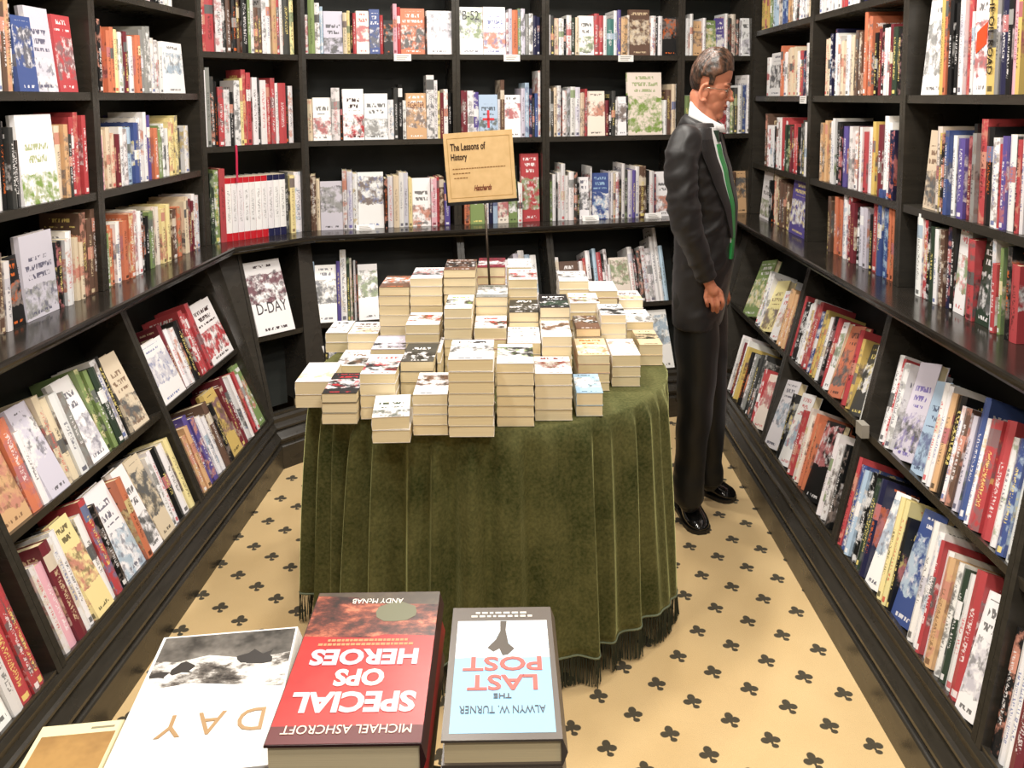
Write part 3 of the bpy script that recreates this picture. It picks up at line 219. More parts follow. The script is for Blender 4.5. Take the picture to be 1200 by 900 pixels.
def page_mat():
    m = mat('page_edges', (.8, .7, .5), .85, .1); g = NT(m)
    tc = g.n('ShaderNodeTexCoord')
    at = g.n('ShaderNodeAttribute', attribute_name='pagedir')
    uv = g.n('ShaderNodeUVMap', uv_map='uv'); sp = g.n('ShaderNodeSeparateXYZ', {0: uv.outputs[0]})
    nz = g.n('ShaderNodeTexNoise', {'Vector': g.n('ShaderNodeCombineXYZ', {0: g.m('MULTIPLY', sp.outputs[0], 3.), 1: g.m('MULTIPLY', sp.outputs[1], 900.)}).outputs[0], 'Scale': 1., 'Detail': 2.})
    oi = g.n('ShaderNodeObjectInfo')
    tint = g.mix(oi.outputs['Random'], (.86, .72, .44, 1), (.90, .79, .55, 1))
    f = g.n('ShaderNodeMapRange', {0: nz.outputs[0], 1: .35, 2: .7, 3: 0., 4: .45})
    g.link(g.mix(f.outputs[0], tint, (.64, .51, .31, 1)), g.b.inputs['Base Color'])
    return m
PAGES = page_mat()

def cover_mat():
    """printed card: colours and style come from the mesh of each book, the print from uv in metres"""
    m = mat('printed_cover', (.5, .5, .5), .32, .5); g = NT(m)
    A = lambda n: g.n('ShaderNodeAttribute', attribute_name=n)
    base, ink, pic = A('base').outputs[0], A('ink').outputs[0], A('pic').outputs[0]
    dim = g.n('ShaderNodeSeparateXYZ', {0: A('dim').outputs['Vector']}); W, H, seed = dim.outputs
    inf = g.n('ShaderNodeSeparateXYZ', {0: A('info').outputs['Vector']}); kind, style, _ = inf.outputs
    uv = g.n('ShaderNodeUVMap', uv_map='uv'); s = g.n('ShaderNodeSeparateXYZ', {0: uv.outputs[0]}); U, V = s.outputs[0], s.outputs[1]
    u = g.m('DIVIDE', U, W); v = g.m('DIVIDE', V, H)
    s100 = g.m('MULTIPLY', seed, 100.)
    def vec(x, y): return g.n('ShaderNodeCombineXYZ', {0: x, 1: y, 2: s100}).outputs[0]
    def nse(x, y, det=0.): return g.n('ShaderNodeTexNoise', {'Vector': vec(x, y), 'Scale': 1., 'Detail': det, 'Roughness': .6}).outputs[0]
    def fr(k): return g.m('FRACT', g.m('MULTIPLY', seed, k))
    def box(x, a, b): return g.m('MULTIPLY', g.m('GREATER_THAN', x, a), g.m('LESS_THAN', x, b))
    # ---- spine: title running along it, small mark at the foot, sometimes a band
    tx = nse(g.m('MULTIPLY', U, 150.), g.m('MULTIPLY', V, 260.), 1.)
    letters = g.n('ShaderNodeMapRange', {0: tx, 1: .50, 2: .56, 3: 0., 4: .85}).outputs[0]
    t0 = g.m('MULTIPLY_ADD', fr(37.), .22, .12); t1 = g.m('MULTIPLY_ADD', fr(53.), .25, .62)
    across = box(u, .30, .70)
    title = g.m('MULTIPLY', g.m('MULTIPLY', letters, across), box(v, t0, t1))
    foot = g.m('MULTIPLY', box(v, .025, .075), g.m('MULTIPLY', box(u, .22, .78), g.m('GREATER_THAN', fr(11.), .6)))
    band = g.m('MULTIPLY', box(v, g.m('MULTIPLY_ADD', fr(71.), .5, .3), g.m('MULTIPLY_ADD', fr(71.), .5, .46)), g.m('GREATER_THAN', fr(19.), .62))
    blot = g.n('ShaderNodeMapRange', {0: nse(g.m('MULTIPLY', U, 40.), g.m('MULTIPLY', V, 34.), 4.), 1: .50, 2: .60, 3: 0., 4: .8}).outputs[0]; blot = g.m('MULTIPLY', blot, g.m('GREATER_THAN', fr(83.), .55))
    sp = g.mix(band, base, pic); sp = g.mix(blot, sp, pic); sp = g.mix(g.m('MAXIMUM', title, foot), sp, ink)
    # box-set style: caps of colour at head and foot
    cap = g.m('MAXIMUM', g.m('GREATER_THAN', v, .91), g.m('LESS_THAN', v, .13)); capc = g.mix(cap, base, pic)
    capc = g.mix(g.m('MULTIPLY', g.m('MULTIPLY', letters, across), box(v, .3, .8)), capc, (.35, .35, .35, 1))
    sp = g.mix(g.m('GREATER_THAN', style, .5), sp, capc)
    # ---- front cover: picture block, title rows
    n1 = nse(g.m('MULTIPLY', U, 26.), g.m('MULTIPLY', V, 26.), 5.); n2 = nse(g.m('MULTIPLY_ADD', U, 55., 9.), g.m('MULTIPLY', V, 38.), 4.)
    p0 = g.m('MULTIPLY_ADD', fr(29.), .45, .0); p1 = g.m('ADD', p0, g.m('MULTIPLY_ADD', fr(43.), .25, .33))
    edge = g.m('MULTIPLY', g.m('SUBTRACT', n1, .5), .22)
    inp = box(g.m('ADD', v, edge), p0, p1)
    m1 = g.n('ShaderNodeMapRange', {0: n1, 1: .42, 2: .56}).outputs[0]; m2 = g.n('ShaderNodeMapRange', {0: n2, 1: .52, 2: .62}).outputs[0]
    pc = g.mix(m1, base, pic); pc = g.mix(g.m('MULTIPLY', m2, .75), pc, ink)
    rows = g.m('FRACT', g.m('MULTIPLY', V, g.m('MULTIPLY_ADD', fr(61.), 12., 26.)))
    rown = g.m('FLOOR', g.m('MULTIPLY', V, g.m('MULTIPLY_ADD', fr(61.), 12., 26.)))
    lt = g.m('GREATER_THAN', nse(g.m('MULTIPLY', U, 150.), g.m('MULTIPLY', V, 60.)), .47)
    wid = g.m('LESS_THAN', g.m('ABSOLUTE', g.m('SUBTRACT', u, .5)), g.m('MULTIPLY_ADD', g.m('FRACT', g.m('MULTIPLY', g.m('ADD', rown, seed), .37)), .2, .22))
    tb0 = g.m('ADD', p1, .07)
    tsel = g.m('MULTIPLY', box(v, tb0, g.m('ADD', tb0, .26)), g.m('LESS_THAN', v, .94))
    tl = g.m('MULTIPLY', g.m('MULTIPLY', g.m('MULTIPLY', lt, box(rows, .22, .8)), wid), tsel)
    small = g.m('MULTIPLY', box(v, .05, .085), g.m('MULTIPLY', box(u, .2, .8), lt))
    fc = g.mix(inp, base, pc); fc = g.mix(g.m('MAXIMUM', tl, small), fc, ink)
    isf = g.m('GREATER_THAN', kind, 1.5); iss = box(kind, .5, 1.5)
    c = g.mix(iss, base, sp); c = g.mix(isf, c, fc)
    g.link(c, g.b.inputs['Base Color'])
    return m
COVER = cover_mat()

SKIN = mat('skin', (.56, .215, .125), .5, .4); SKIN.node_tree.nodes['Principled BSDF'].inputs['Subsurface Weight'].default_value = .08
def suit_mat(name, a, b):
    m = mat(name, a, .5, .4, sheen=.04); g = NT(m); tc = g.n('ShaderNodeTexCoord')
    n1 = g.n('ShaderNodeTexNoise', {'Vector': tc.outputs['Object'], 'Scale': 500., 'Detail': 1.})
    g.link(g.mix(n1.outputs[0], (*a, 1), (*b, 1)), g.b.inputs['Base Color'])
    bp = g.n('ShaderNodeBump', {'Height': n1.outputs[0], 'Strength': .15, 'Distance': .001}); g.link(bp.outputs[0], g.b.inputs['Normal'])
    return m
SUIT = suit_mat('charcoal_wool', (.0045, .0040, .0042), (.016, .0135, .0135))
TROUS = suit_mat('charcoal_wool_trousers', (.003, .003, .003), (.008, .0078, .0070))
SHIRT = mat('white_shirt', (.85, .85, .86), .6)
TIE = mat('green_tie', (.03, .27, .07), .4); TIED = mat('dark_tie_knot', (.012, .03, .018), .4)
SHOE = mat('black_shoe_leather', (.006, .006, .006), .12, .8)
SOLE = mat('shoe_sole', (.010, .009, .008), .5)
def hair_mat():
    m = mat('brown_hair', (.1, .05, .03), .38, .6); g = NT(m); tc = g.n('ShaderNodeTexCoord')
    mp = g.n('ShaderNodeMapping', {'Vector': tc.outputs['Object'], 'Scale': (40, 160, 25), 'Rotation': (0, .9, 0)})
    n1 = g.n('ShaderNodeTexNoise', {'Vector': mp.outputs[0], 'Scale': 1., 'Detail': 4.})
    r = g.n('ShaderNodeMapRange', {0: n1.outputs[0], 1: .42, 2: .68}); g.link(g.mix(r.outputs[0], (.016, .010, .006, 1), (.15, .068, .038, 1)), g.b.inputs['Base Color'])
    bp = g.n('ShaderNodeBump', {'Height': n1.outputs[0], 'Strength': .9, 'Distance': .006}); g.link(bp.outputs[0], g.b.inputs['Normal'])
    return m
HAIR = hair_mat()
LIP = mat('lips', (.36, .09, .07), .4); EYEW = mat('eye_white', (.7, .66, .62), .2); IRIS = mat('iris', (.03, .02, .015), .1)
GLASSF = mat('glasses_frame', (.45, .40, .33), .25, .5, .9)
LENS = mat('glasses_lens', (1, 1, 1), .02); _b = LENS.node_tree.nodes['Principled BSDF']; _b.inputs['Transmission Weight'].default_value = 1; _b.inputs['IOR'].default_value = 1.05
METAL = mat('dark_bronze_metal', (.10, .08, .06), .3, .5, .9); BLACKM = mat('black_metal', (.010, .010, .010), .35)
CARD = mat('manila_card', (.70, .47, .20), .7, .2)
g = NT(CARD); _tc = g.n('ShaderNodeTexCoord'); _n = g.n('ShaderNodeTexNoise', {'Vector': _tc.outputs['Object'], 'Scale': 30., 'Detail': 4.})
g.link(g.mix(_n.outputs[0], (.60, .39, .17, 1), (.82, .58, .30, 1)), g.b.inputs['Base Color'])
WHITEP = mat('white_paper', (.82, .80, .78), .6)
RIB = mat('red_ribbon', (.5, .02, .07), .5)
FRINGE = mat('dark_green_fringe', (.022, .028, .014), .8)
BRAID = mat('green_braid', (.16, .19, .12), .8)
WALLM = mat('wall_paint', (.28, .22, .15), .8); CEILM = mat('ceiling_paint', (.62, .58, .50), .8)
TEXTM = {}
def textmat(hexc):
    if hexc not in TEXTM: TEXTM[hexc] = mat('print_' + str(len(TEXTM)), rgb(hexc), .4)
    return TEXTM[hexc]
def rgb(h):
    c = [int(h[i:i+2], 16)/255 for i in (0, 2, 4)]
    return tuple(x/12.92 if x <= .04045 else ((x+.055)/1.055)**2.4 for x in c)
PAL = dict(w='f2eff0', o='efe0d0', k='191a1b', d='3e3f3d', g='8b8b88', r='c41f2c', m='7a1428', b='2c4c96', n='1f2148', l='9fc0dc',
  y='f1dd86', Y='dcb93f', a='d9a566', O='d96a2c', G='7f9a4e', D='2c4030', p='e8a3b4', v='54409c', B='6a4a38', e='dfc8a4', s='c9c4d6', t='35807c')
CNAME = dict(w='white', o='cream', k='black', d='dark grey', g='grey', r='red', m='maroon', b='blue', n='navy blue', l='pale blue',
  y='pale yellow', Y='yellow', a='tan', O='orange', G='green', D='dark green', p='pink', v='purple', B='brown', e='beige', s='lilac grey', t='teal')
INKS = dict(w='kkrbn', o='kBrk', k='wwyO', d='wwy', g='wkw', r='wwyk', m='wye', b='wwly', n='wwOl', l='nkw', y='krB', Y='kkr', a='kBw', O='wkk',
  G='wky', D='wwy', p='kwm', v='wwy', B='wye', e='kBr', s='knv', t='ww')
PICS = dict(w='gslrBkeGO', o='BOrGk', k='rOgwB', d='gwrO', g='kwBs', r='wkOm', m='ekB', b='wnl', n='lwr', l='wDb', y='GOB', Y='Bkr', a='BkO', O='kyr',
  G='wDy', D='Gwk', p='wmk', v='rwO', B='eOk', e='BkO', s='kwg', t='wl')

# ------------------------------------------------------------------ mesh helpers
def link(name, me, mats, parent=None):
    o = bpy.data.objects.new(name, me); COL.objects.link(o)
    for m in (mats if isinstance(mats, (list, tuple)) else [mats]): me.materials.append(m)
    if parent is not None: o.parent = parent
    return o
def thing(name, label, cat, loc=(0, 0, 0), rz=0, group=None):
    o = bpy.data.objects.new(name, None); COL.objects.link(o); o.empty_display_size = .05
    o.location = loc; o.rotation_euler = (0, 0, rz); tag(o, label, cat, group); return o
def tag(o, label, cat, group=None):
    o['label'] = label; o['category'] = cat
    if group: o['group'] = group
    return o
def structure(o): o['kind'] = 'structure'; return o
def obj_bm(name, bm, mats, parent=None, smooth=False, bevel=0):
    if bevel: bmesh.ops.bevel(bm, geom=[e for e in bm.edges if len(e.link_faces) == 2 and e.calc_face_angle(0) > .6], offset=bevel, segments=1, affect='EDGES', profile=.7)
    bmesh.ops.recalc_face_normals(bm, faces=bm.faces)
    me = bpy.data.meshes.new(name); bm.to_mesh(me); bm.free()
    if smooth: me.shade_smooth()
    return link(name, me, mats, parent)
def add_box(bm, x0, x1, y0, y1, z0, z1, M=None, mi=0):
    vs = [bm.verts.new((x, y, z)) for x in (x0, x1) for y in (y0, y1) for z in (z0, z1)]
    if M is not None:
        for v in vs: v.co = M @ v.co
    for f in ((0,1,3,2),(4,6,7,5),(0,4,5,1),(2,3,7,6),(0,2,6,4),(1,5,7,3)):
        bm.faces.new([vs[i] for i in f]).material_index = mi
def add_prism(bm, bottom, top):
    a = [bm.verts.new(p) for p in bottom]; b = [bm.verts.new(p) for p in top]; n = len(a)
    bm.faces.new(a[::-1]); bm.faces.new(b)
    for i in range(n): bm.faces.new((a[i], a[(i+1) % n], b[(i+1) % n], b[i]))
def tube(bm, pts, rad, seg=8, cap=True, sx=1., sy=1.):
    rings = []; n = len(pts)
    for i, p in enumerate(pts):
        p = Vector(p); d = (Vector(pts[min(i+1, n-1)])-Vector(pts[max(i-1, 0)])).normalized()
        a = d.orthogonal().normalized() if i == 0 else (pa - d*pa.dot(d)).normalized()
        pa = a; b = d.cross(a); r = rad[i] if isinstance(rad, (list, tuple)) else rad
        rings.append([bm.verts.new(p+(a*math.cos(2*PI*k/seg)*sx+b*math.sin(2*PI*k/seg)*sy)*r) for k in range(seg)])
    for A, B in zip(rings, rings[1:]):
        for k in range(seg): bm.faces.new((A[k], A[(k+1) % seg], B[(k+1) % seg], B[k]))
    if cap: bm.faces.new(rings[0][::-1]); bm.faces.new(rings[-1])
def lathe(bm, prof, seg=32, c=(0, 0)):
    rings = [[bm.verts.new((c[0]+r*math.cos(2*PI*k/seg), c[1]+r*math.sin(2*PI*k/seg), z)) for k in range(seg)] for r, z in prof]
    for A, B in zip(rings, rings[1:]):
        for k in range(seg): bm.faces.new((A[k], A[(k+1) % seg], B[(k+1) % seg], B[k]))
    bm.faces.new(rings[0][::-1]); bm.faces.new(rings[-1])
def text_obj(name, s, size, mats, parent, M, width=None, height=None, align='CENTER', ext=.0003, shear=0, bold=0):
    """lettering as a thin mesh; the text lies in local XY, M places it on its parent"""
    cu = bpy.data.curves.new('tmp', 'FONT'); cu.body = s; cu.size = size; cu.align_x = align; cu.align_y = 'CENTER'; cu.extrude = ext
    cu.shear = shear; cu.offset = bold; cu.resolution_u = 3; cu.space_line = .9
    t = bpy.data.objects.new('tmp', cu)
    me = t.to_mesh().copy(); t.to_mesh_clear(); bpy.data.objects.remove(t); me.materials.clear()
    xs = [v.co.x for v in me.vertices]; ys = [v.co.y for v in me.vertices]
    sx = width/(max(xs)-min(xs)) if width else 1; sy = height/(max(ys)-min(ys)) if height else 1
    cx = (max(xs)+min(xs))/2 if align == 'CENTER' else min(xs); cy = (max(ys)+min(ys))/2
    for v in me.vertices: v.co.x = (v.co.x-cx)*sx; v.co.y = (v.co.y-cy)*sy
    me.transform(M)
    return link(name, me, mats, parent)

# ------------------------------------------------------------------ plan of the alcove
ORG = {'L': Vector(CORNERS[0]), 'G': Vector(CORNERS[0]), 'B': Vector(CORNERS[1]), 'R': Vector(CORNERS[2])}
DIR = {k: Vector(d) for k, d in DIRS.items()}
NRM = {k: Vector((d.y, -d.x)) for k, d in DIR.items()}
PREV = {'G': 'L', 'B': 'G', 'R': 'B'}; NEXT = {'L': 'G', 'G': 'B', 'B': 'R'}
END = {'L': 0, 'G': .5063, 'B': 2.378}
def P3(w, s, o, z):
    q = ORG[w]+DIR[w]*s+NRM[w]*o; return Vector((q.x, q.y, z))
def mitre(w, side, o):
    """s on wall w of the mitre with its neighbour at offset o (side 0 = start, 1 = end)"""
    if side == 0: a, b = PREV[w], w; s0 = 0
    else: a, b = w, NEXT[w]; s0 = END[w]
    ang = math.atan2(DIR[a].x*DIR[b].y-DIR[a].y*DIR[b].x, DIR[a].dot(DIR[b]))   # negative = turning right (inwards)
    t = math.tan(abs(ang)/2)*o
    return s0 + t if side == 0 else s0 - t
zL, oM, hM, o2, h2, o1, o3 = (PAR[k] for k in ('zL', 'oM', 'hM', 'o2', 'h2', 'o1', 'o3'))
K = .37
def low_o(z): return oM + K*(hM-z)
def srange(w, o, s0, s1):
    a = mitre(w, 0, o) if s0 is None else s0; b = mitre(w, 1, o) if s1 is None else s1
    return a, b
def board(bm, w, s0, s1, z0, z1, oa, ob, slope=0):
    """horizontal board of wall w between offsets oa (front) and ob (back); None ends follow the mitres"""
    A = []; B = []
    for o in (oa, ob):
        a, b = srange(w, o, s0, s1); dz = slope*(oa-o)
        A.append((a, o, dz)); B.append((b, o, dz))
    ring = [A[0], B[0], B[1], A[1]]
    add_prism(bm, [P3(w, s, o, z0-dz) for s, o, dz in ring], [P3(w, s, o, z1-dz) for s, o, dz in ring])

# ------------------------------------------------------------------ room shell
bm = bmesh.new()
add_prism(bm, [(-2.2, -2, -.05), (2.2, -2, -.05), (2.2, 5, -.05), (-2.2, 5, -.05)], [(-2.2, -2, 0), (2.2, -2, 0), (2.2, 5, 0), (-2.2, 5, 0)])
structure(obj_bm('floor', bm, CARPET))
bm = bmesh.new(); add_box(bm, -2.3, 2.3, -2, 5.1, 2.85, 2.9); structure(obj_bm('ceiling', bm, CEILM))
bm = bmesh.new(); add_prism(bm, [P3('L', -5.5, -.27, 0), P3('L', .115, -.27, 0), P3('L', .115, -.30, 0), P3('L', -5.5, -.30, 0)], [P3('L', -5.5, -.27, 2.85), P3('L', .115, -.27, 2.85), P3('L', .115, -.30, 2.85), P3('L', -5.5, -.30, 2.85)]); structure(obj_bm('wall_left', bm, WALLM))
bm = bmesh.new(); q = [P3('R', -.26, -.27, 0), P3('R', 6.4, -.27, 0), P3('R', 6.4, -.30, 0), P3('R', -.26, -.30, 0)]
add_prism(bm, q, [p+Vector((0, 0, 2.85)) for p in q]); structure(obj_bm('wall_right', bm, WALLM))
bm = bmesh.new()
q = [P3('B', -.055, -.27, 0), P3('B', 2.60, -.27, 0), P3('B', 2.60, -.30, 0), P3('B', -.055, -.30, 0)]; add_prism(bm, q, [p+Vector((0, 0, 2.85)) for p in q])
q = [P3('G', -.112, -.27, 0), P3('G', .56, -.27, 0), P3('G', .56, -.30, 0), P3('G', -.112, -.30, 0)]; add_prism(bm, q, [p+Vector((0, 0, 2.85)) for p in q])
structure(obj_bm('wall_back', bm, WALLM))
for n_, w, s0, s1 in (('baseboard_left', 'L', -3.6, None), ('baseboard_corner', 'G', None, None), ('baseboard_back', 'B', None, None), ('baseboard_right', 'R', None, 4.6)):
    prof = [(o3, 0), (o3, .100), (o3-.004, .104), (o3-.014, .108), (o3-.014, .118), (o3-.006, .124), (o3-.006, .134), (o3-.012, .140), (o3-.030, .160), (o3-.034, .166), (o3-.026, .172), (o3-.026, .180), (o3-.034, .186), (o2+.006, .198), (o2+.008, .216), (o2, .2266), (o2-.05, .2266), (o2-.05, 0)]
    bm = bmesh.new(); A = []; B = []
    for o, z in prof:
        a, b = srange(w, o, s0, s1); A.append(bm.verts.new(P3(w, a, o, z))); B.append(bm.verts.new(P3(w, b, o, z)))
    for i in range(len(prof)):
        j = (i+1) % len(prof); bm.faces.new((A[i], B[i], B[j], A[j]))
    bm.faces.new(A); bm.faces.new(B[::-1]); structure(obj_bm(n_, bm, EDGE))

# ceiling lamps (real fittings above the picture)
for i, (x, y, e, wh) in enumerate(LAMPS):
    t = thing('ceiling_spotlight', 'round recessed ceiling lamp '+wh, 'lamp', (x, y, 2.85), group='recessed ceiling lamps')
    bm = bmesh.new(); lathe(bm, [(.10, 0), (.10, -.012), (.13, -.012), (.13, 0)], 24); obj_bm('lamp_rim', bm, WHITEP, t)
    l = bpy.data.lights.new('lamp_light', 'AREA'); l.shape = 'DISK'; l.size = .22; l.energy = e*1.25; l.color = (1, .945, .865)
    lo = bpy.data.objects.new('lamp_light', l); COL.objects.link(lo); lo.parent = t; lo.location = (0, 0, -.02)

# ------------------------------------------------------------------ bookcases
TH = .026
def upper_case(w, s0, s1, shelves, label, first=False, last=False):
    sm = (s0+s1)/2; b = P3(w, sm, -.1, zL)
    t = thing('wall_bookcase', label, 'bookcase', b, 0, 'upper bookcases round the alcove'); inv = -b
    def fin(name, bm, m):
        for v in bm.verts: v.co += inv
        return obj_bm(name, bm, m, t, bevel=.0018)
    e0 = .0005
    for s in (s0+e0, s1-TH*.72-e0):
        bm = bmesh.new(); q = [P3(w, s, .004, 0), P3(w, s+TH*.72, .004, 0), P3(w, s+TH*.72, -.24, 0), P3(w, s, -.24, 0)]
        add_prism(bm, [p+Vector((0, 0, zL+.001)) for p in q], [p+Vector((0, 0, 2.5)) for p in q]); fin('side_panel', bm, [EDGE])
    for z in shelves:
        bm = bmesh.new(); board(bm, w, s0+TH*.72, s1-TH*.72, z-TH, z, 0, -.235); fin('shelf', bm, [EDGE])
    bm = bmesh.new(); board(bm, w, s0+e0, s1-e0, zL+.001, 2.5, -.241, -.255); fin('back_panel', bm, BACKM)
    bm = bmesh.new(); board(bm, w, s0+e0, s1-e0, 2.5, 2.53, .01, -.255); fin('top_panel', bm, WOOD)
UP = [('L', -1.692, -.846, [PAR['l1'], PAR['l2'], 2.01], 'near bookcase of left wall above the ledge'),
      ('L', -.846, -.0, [PAR['l1'], PAR['l2'], 1.985], 'far bookcase of left wall above the ledge'),
      ('G', 0, .5063, [PAR['g1'], PAR['g2'], 2.24], 'narrow diagonal corner bookcase above the ledge'),
      ('B', 0, .7454, [PAR['b1'], PAR['b2'], 2.25], 'first black bookcase of back wall, beside the diagonal corner'),
      ('B', .7454, 1.2079, [PAR['b1'], PAR['b2'], 2.25], 'narrow black bookcase of back wall behind the sign'),
      ('B', 1.2079, 1.9537, [PAR['b1'], PAR['b2'], 2.25], 'third black bookcase of back wall, left of the man'),
      ('B', 1.9537, 2.378, [PAR['b1'], PAR['b2'], 2.25], 'last black bookcase of back wall, behind the man'),
      ('R', 0, .8752, [PAR['r0'], PAR['r1'], PAR['r2'], 2.3], 'far bookcase of right wall above the ledge'),
      ('R', .8752, 1.7395, [PAR['r0'], PAR['r1'], PAR['r2'], 2.3], 'middle bookcase of right wall above the ledge'),
      ('R', 1.7395, 2.61, [PAR['r0']+.03, PAR['r1'], PAR['r2'], 2.3], 'nearest bookcase of right wall above the ledge')]
for a in UP: upper_case(*a)
# low-tilt cases below
def lsh(w, s, z):            # the right wall's dividers lean a little
    return s - .30*(z-hM) if w == 'R' else s
def fpos(w, f, z):
    if isinstance(f, tuple): return f[1]+(f[0]-f[1])*(z-.3)/.58
    return lsh(w, f, z)
def lower_case(w, s0, s1, label, f0=None, f1=None):
    """s0/s1 None = follows the mitre; f0/f1 = s where the plain corner filler panel ends"""
    za, zb = h2, zL-.036
    c0 = s0 if s0 is not None else (mitre(w, 0, .15) if w != 'L' else -3.4); c1 = s1 if s1 is not None else (mitre(w, 1, .15) if w != 'R' else 4)
    b = P3(w, (c0+c1)/2, .15, za)
    t = thing('sloping_bookcase', label, 'bookcase', b, 0, 'sloping lower bookcases round the alcove'); inv = -b
    def fin(name, bm, m, bev=.0015):
        for v in bm.verts: v.co += inv
        return obj_bm(name, bm, m, t, bevel=bev)
    D = .215
    def side(s, th, ds):
        bm = bmesh.new(); pts = []
        for z, o in ((za+.001, low_o(za)), (za+.001, low_o(za)-D-.02), (zb, low_o(zb)-D), (zb, low_o(zb)+.002)): pts.append((fpos(w, s, z)+ds, o, z))
        add_prism(bm, [P3(w, a, o, z) for a, o, z in pts], [P3(w, a+th, o, z) for a, o, z in pts]); fin('side_panel', bm, EDGE)
    i0 = f0 if f0 is not None else s0; i1 = f1 if f1 is not None else s1
    if i0 is not None: side(i0, .017, .0006)
    if i1 is not None: side(i1, .017, -.0176)
    # corner filler: plain panel in the sloping face between mitre and the open bay
    for fs, sd in ((f0, 0), (f1, 1)):
        if fs is None: continue
        bm = bmesh.new(); fr = []; bk = []
        for z in (za+.001, zb):
            o = low_o(z)-.003; m_ = mitre(w, sd, o); fr.append((m_, o, z)); bk.append((fpos(w, fs, z), o, z))
        ring = [fr[0], bk[0], bk[1], fr[1]]
        add_prism(bm, [P3(w, s, o, z) for s, o, z in ring], [P3(w, s, o-.016, z) for s, o, z in ring]); fin('filler_panel', bm, EDGE, 0)
    for z, nm in ((hM, 'shelf'), (h2+.012, 'bottom_shelf')):
        bm = bmesh.new(); a = fpos(w, i0, z)+.018 if i0 is not None else None; c = fpos(w, i1, z)-.018 if i1 is not None else None
        board(bm, w, a, c, z-.024, z, low_o(z), low_o(z)-.19, K); fin(nm, bm, EDGE)
    bm = bmesh.new(); q0 = [];
    a0 = lambda z, o: (fpos(w, i0, z)+.018 if i0 is not None else mitre(w, 0, o)); a1 = lambda z, o: (fpos(w, i1, z)-.018 if i1 is not None else mitre(w, 1, o))
    zz = h2-.03
    oz, ot = low_o(zz)-D+.02, low_o(zb)-D+.03
    r1 = [P3(w, a0(zz, oz), oz, zz), P3(w, a1(zz, oz), oz, zz), P3(w, a1(zb, ot), ot, zb), P3(w, a0(zb, ot), ot, zb)]
    n = NRM[w]; add_prism(bm, r1, [p-Vector((n.x, n.y, 0))*.012 for p in r1]); fin('back_panel', bm, BACKM, 0)
lower_case('L', -2.54, -1.69, 'nearest sloping bookcase under the ledge at lower left edge')
lower_case('L', -1.69, -.86, 'sloping bookcase under the left ledge, second from the corner')
lower_case('L', -.86, None, 'sloping bookcase under the left ledge next to the diagonal corner', f1=-.155)
lower_case('G', None, None, 'small sloping corner bookcase holding one tall book', f0=.112, f1=(.43, .335))
lower_case('B', None, .7454, 'sloping bookcase under the back ledge at its left end')
lower_case('B', .7454, 1.2079, 'narrow sloping bookcase under the back ledge behind the sign pole')
lower_case('B', 1.2079, 1.9537, 'sloping bookcase under the back ledge left of the man')
lower_case('B', 1.9537, None, 'sloping bookcase under the back ledge hidden by the man', f1=(2.25, 2.05))
lower_case('R', None, 1.203, 'far sloping bookcase under the right ledge', f0=.31)
lower_case('R', 1.203, 1.942, 'middle sloping bookcase under the right ledge')
lower_case('R', 1.942, 2.735, 'near sloping bookcase under the right ledge')
lower_case('R', 2.735, 3.55, 'sloping bookcase cut by the lower right edge')
# ledge: one continuous polished top with a rounded nose
t = thing('display_ledge', 'long glossy black ledge running round the alcove below the upper bookcases', 'ledge', (0, 0, 0))
for w, s0, s1 in (('L', -3.4, None), ('G', None, None), ('B', None, None), ('R', None, 3.6)):
    prof = [(-.25, zL-.034), (-.25, zL), (o1-.008, zL), (o1-.001, zL-.004), (o1, zL-.012), (o1-.002, zL-.020), (o1-.012, zL-.026), (o1-.016, zL-.034)]
    bm = bmesh.new(); A = []; B = []
    for o, z in prof:
        a, b = srange(w, o, s0, s1); A.append(bm.verts.new(P3(w, a, o, z))); B.append(bm.verts.new(P3(w, b, o, z)))
    for i in range(len(prof)):
        j = (i+1) % len(prof); bm.faces.new((A[i], B[i], B[j], A[j]))
    bm.faces.new(A); bm.faces.new(B[::-1]); obj_bm('ledge_board', bm, LEDGEM, t)

# ------------------------------------------------------------------ books
class Acc:
    def __init__(s): s.v = []; s.f = []; s.uv = []; s.k = []; s.c = []; s.d = []
    def quad(s, pts, uv, kind, cols, dim, style):
        n = len(s.v); s.v += [tuple(p) for p in pts]; s.f.append(tuple(range(n, n+len(pts)))); s.uv += list(uv)
        s.k.append((kind, style, 0)); s.c.append(cols); s.d.append(dim)
    def mesh(s, name):
        me = bpy.data.meshes.new(name); me.from_pydata(s.v, [], s.f)
        u = me.uv_layers.new(name='uv'); u.data.foreach_set('uv', [x for p in s.uv for x in p])
        for nm, i in (('base', 0), ('ink', 1), ('pic', 2)):
            a = me.attributes.new(nm, 'FLOAT_COLOR', 'FACE'); a.data.foreach_set('color', [x for c in s.c for x in (*c[i], 1)])
        a = me.attributes.new('dim', 'FLOAT_VECTOR', 'FACE'); a.data.foreach_set('vector', [x for c in s.d for x in c])
        a = me.attributes.new('info', 'FLOAT_VECTOR', 'FACE'); a.data.foreach_set('vector', [x for c in s.k for x in c])
        return me
def jit(c, r, a=.06):
    h = 1+r.uniform(-a, a); return tuple(min(1, max(0, x*h*(1+r.uniform(-.03, .03)))) for x in c)
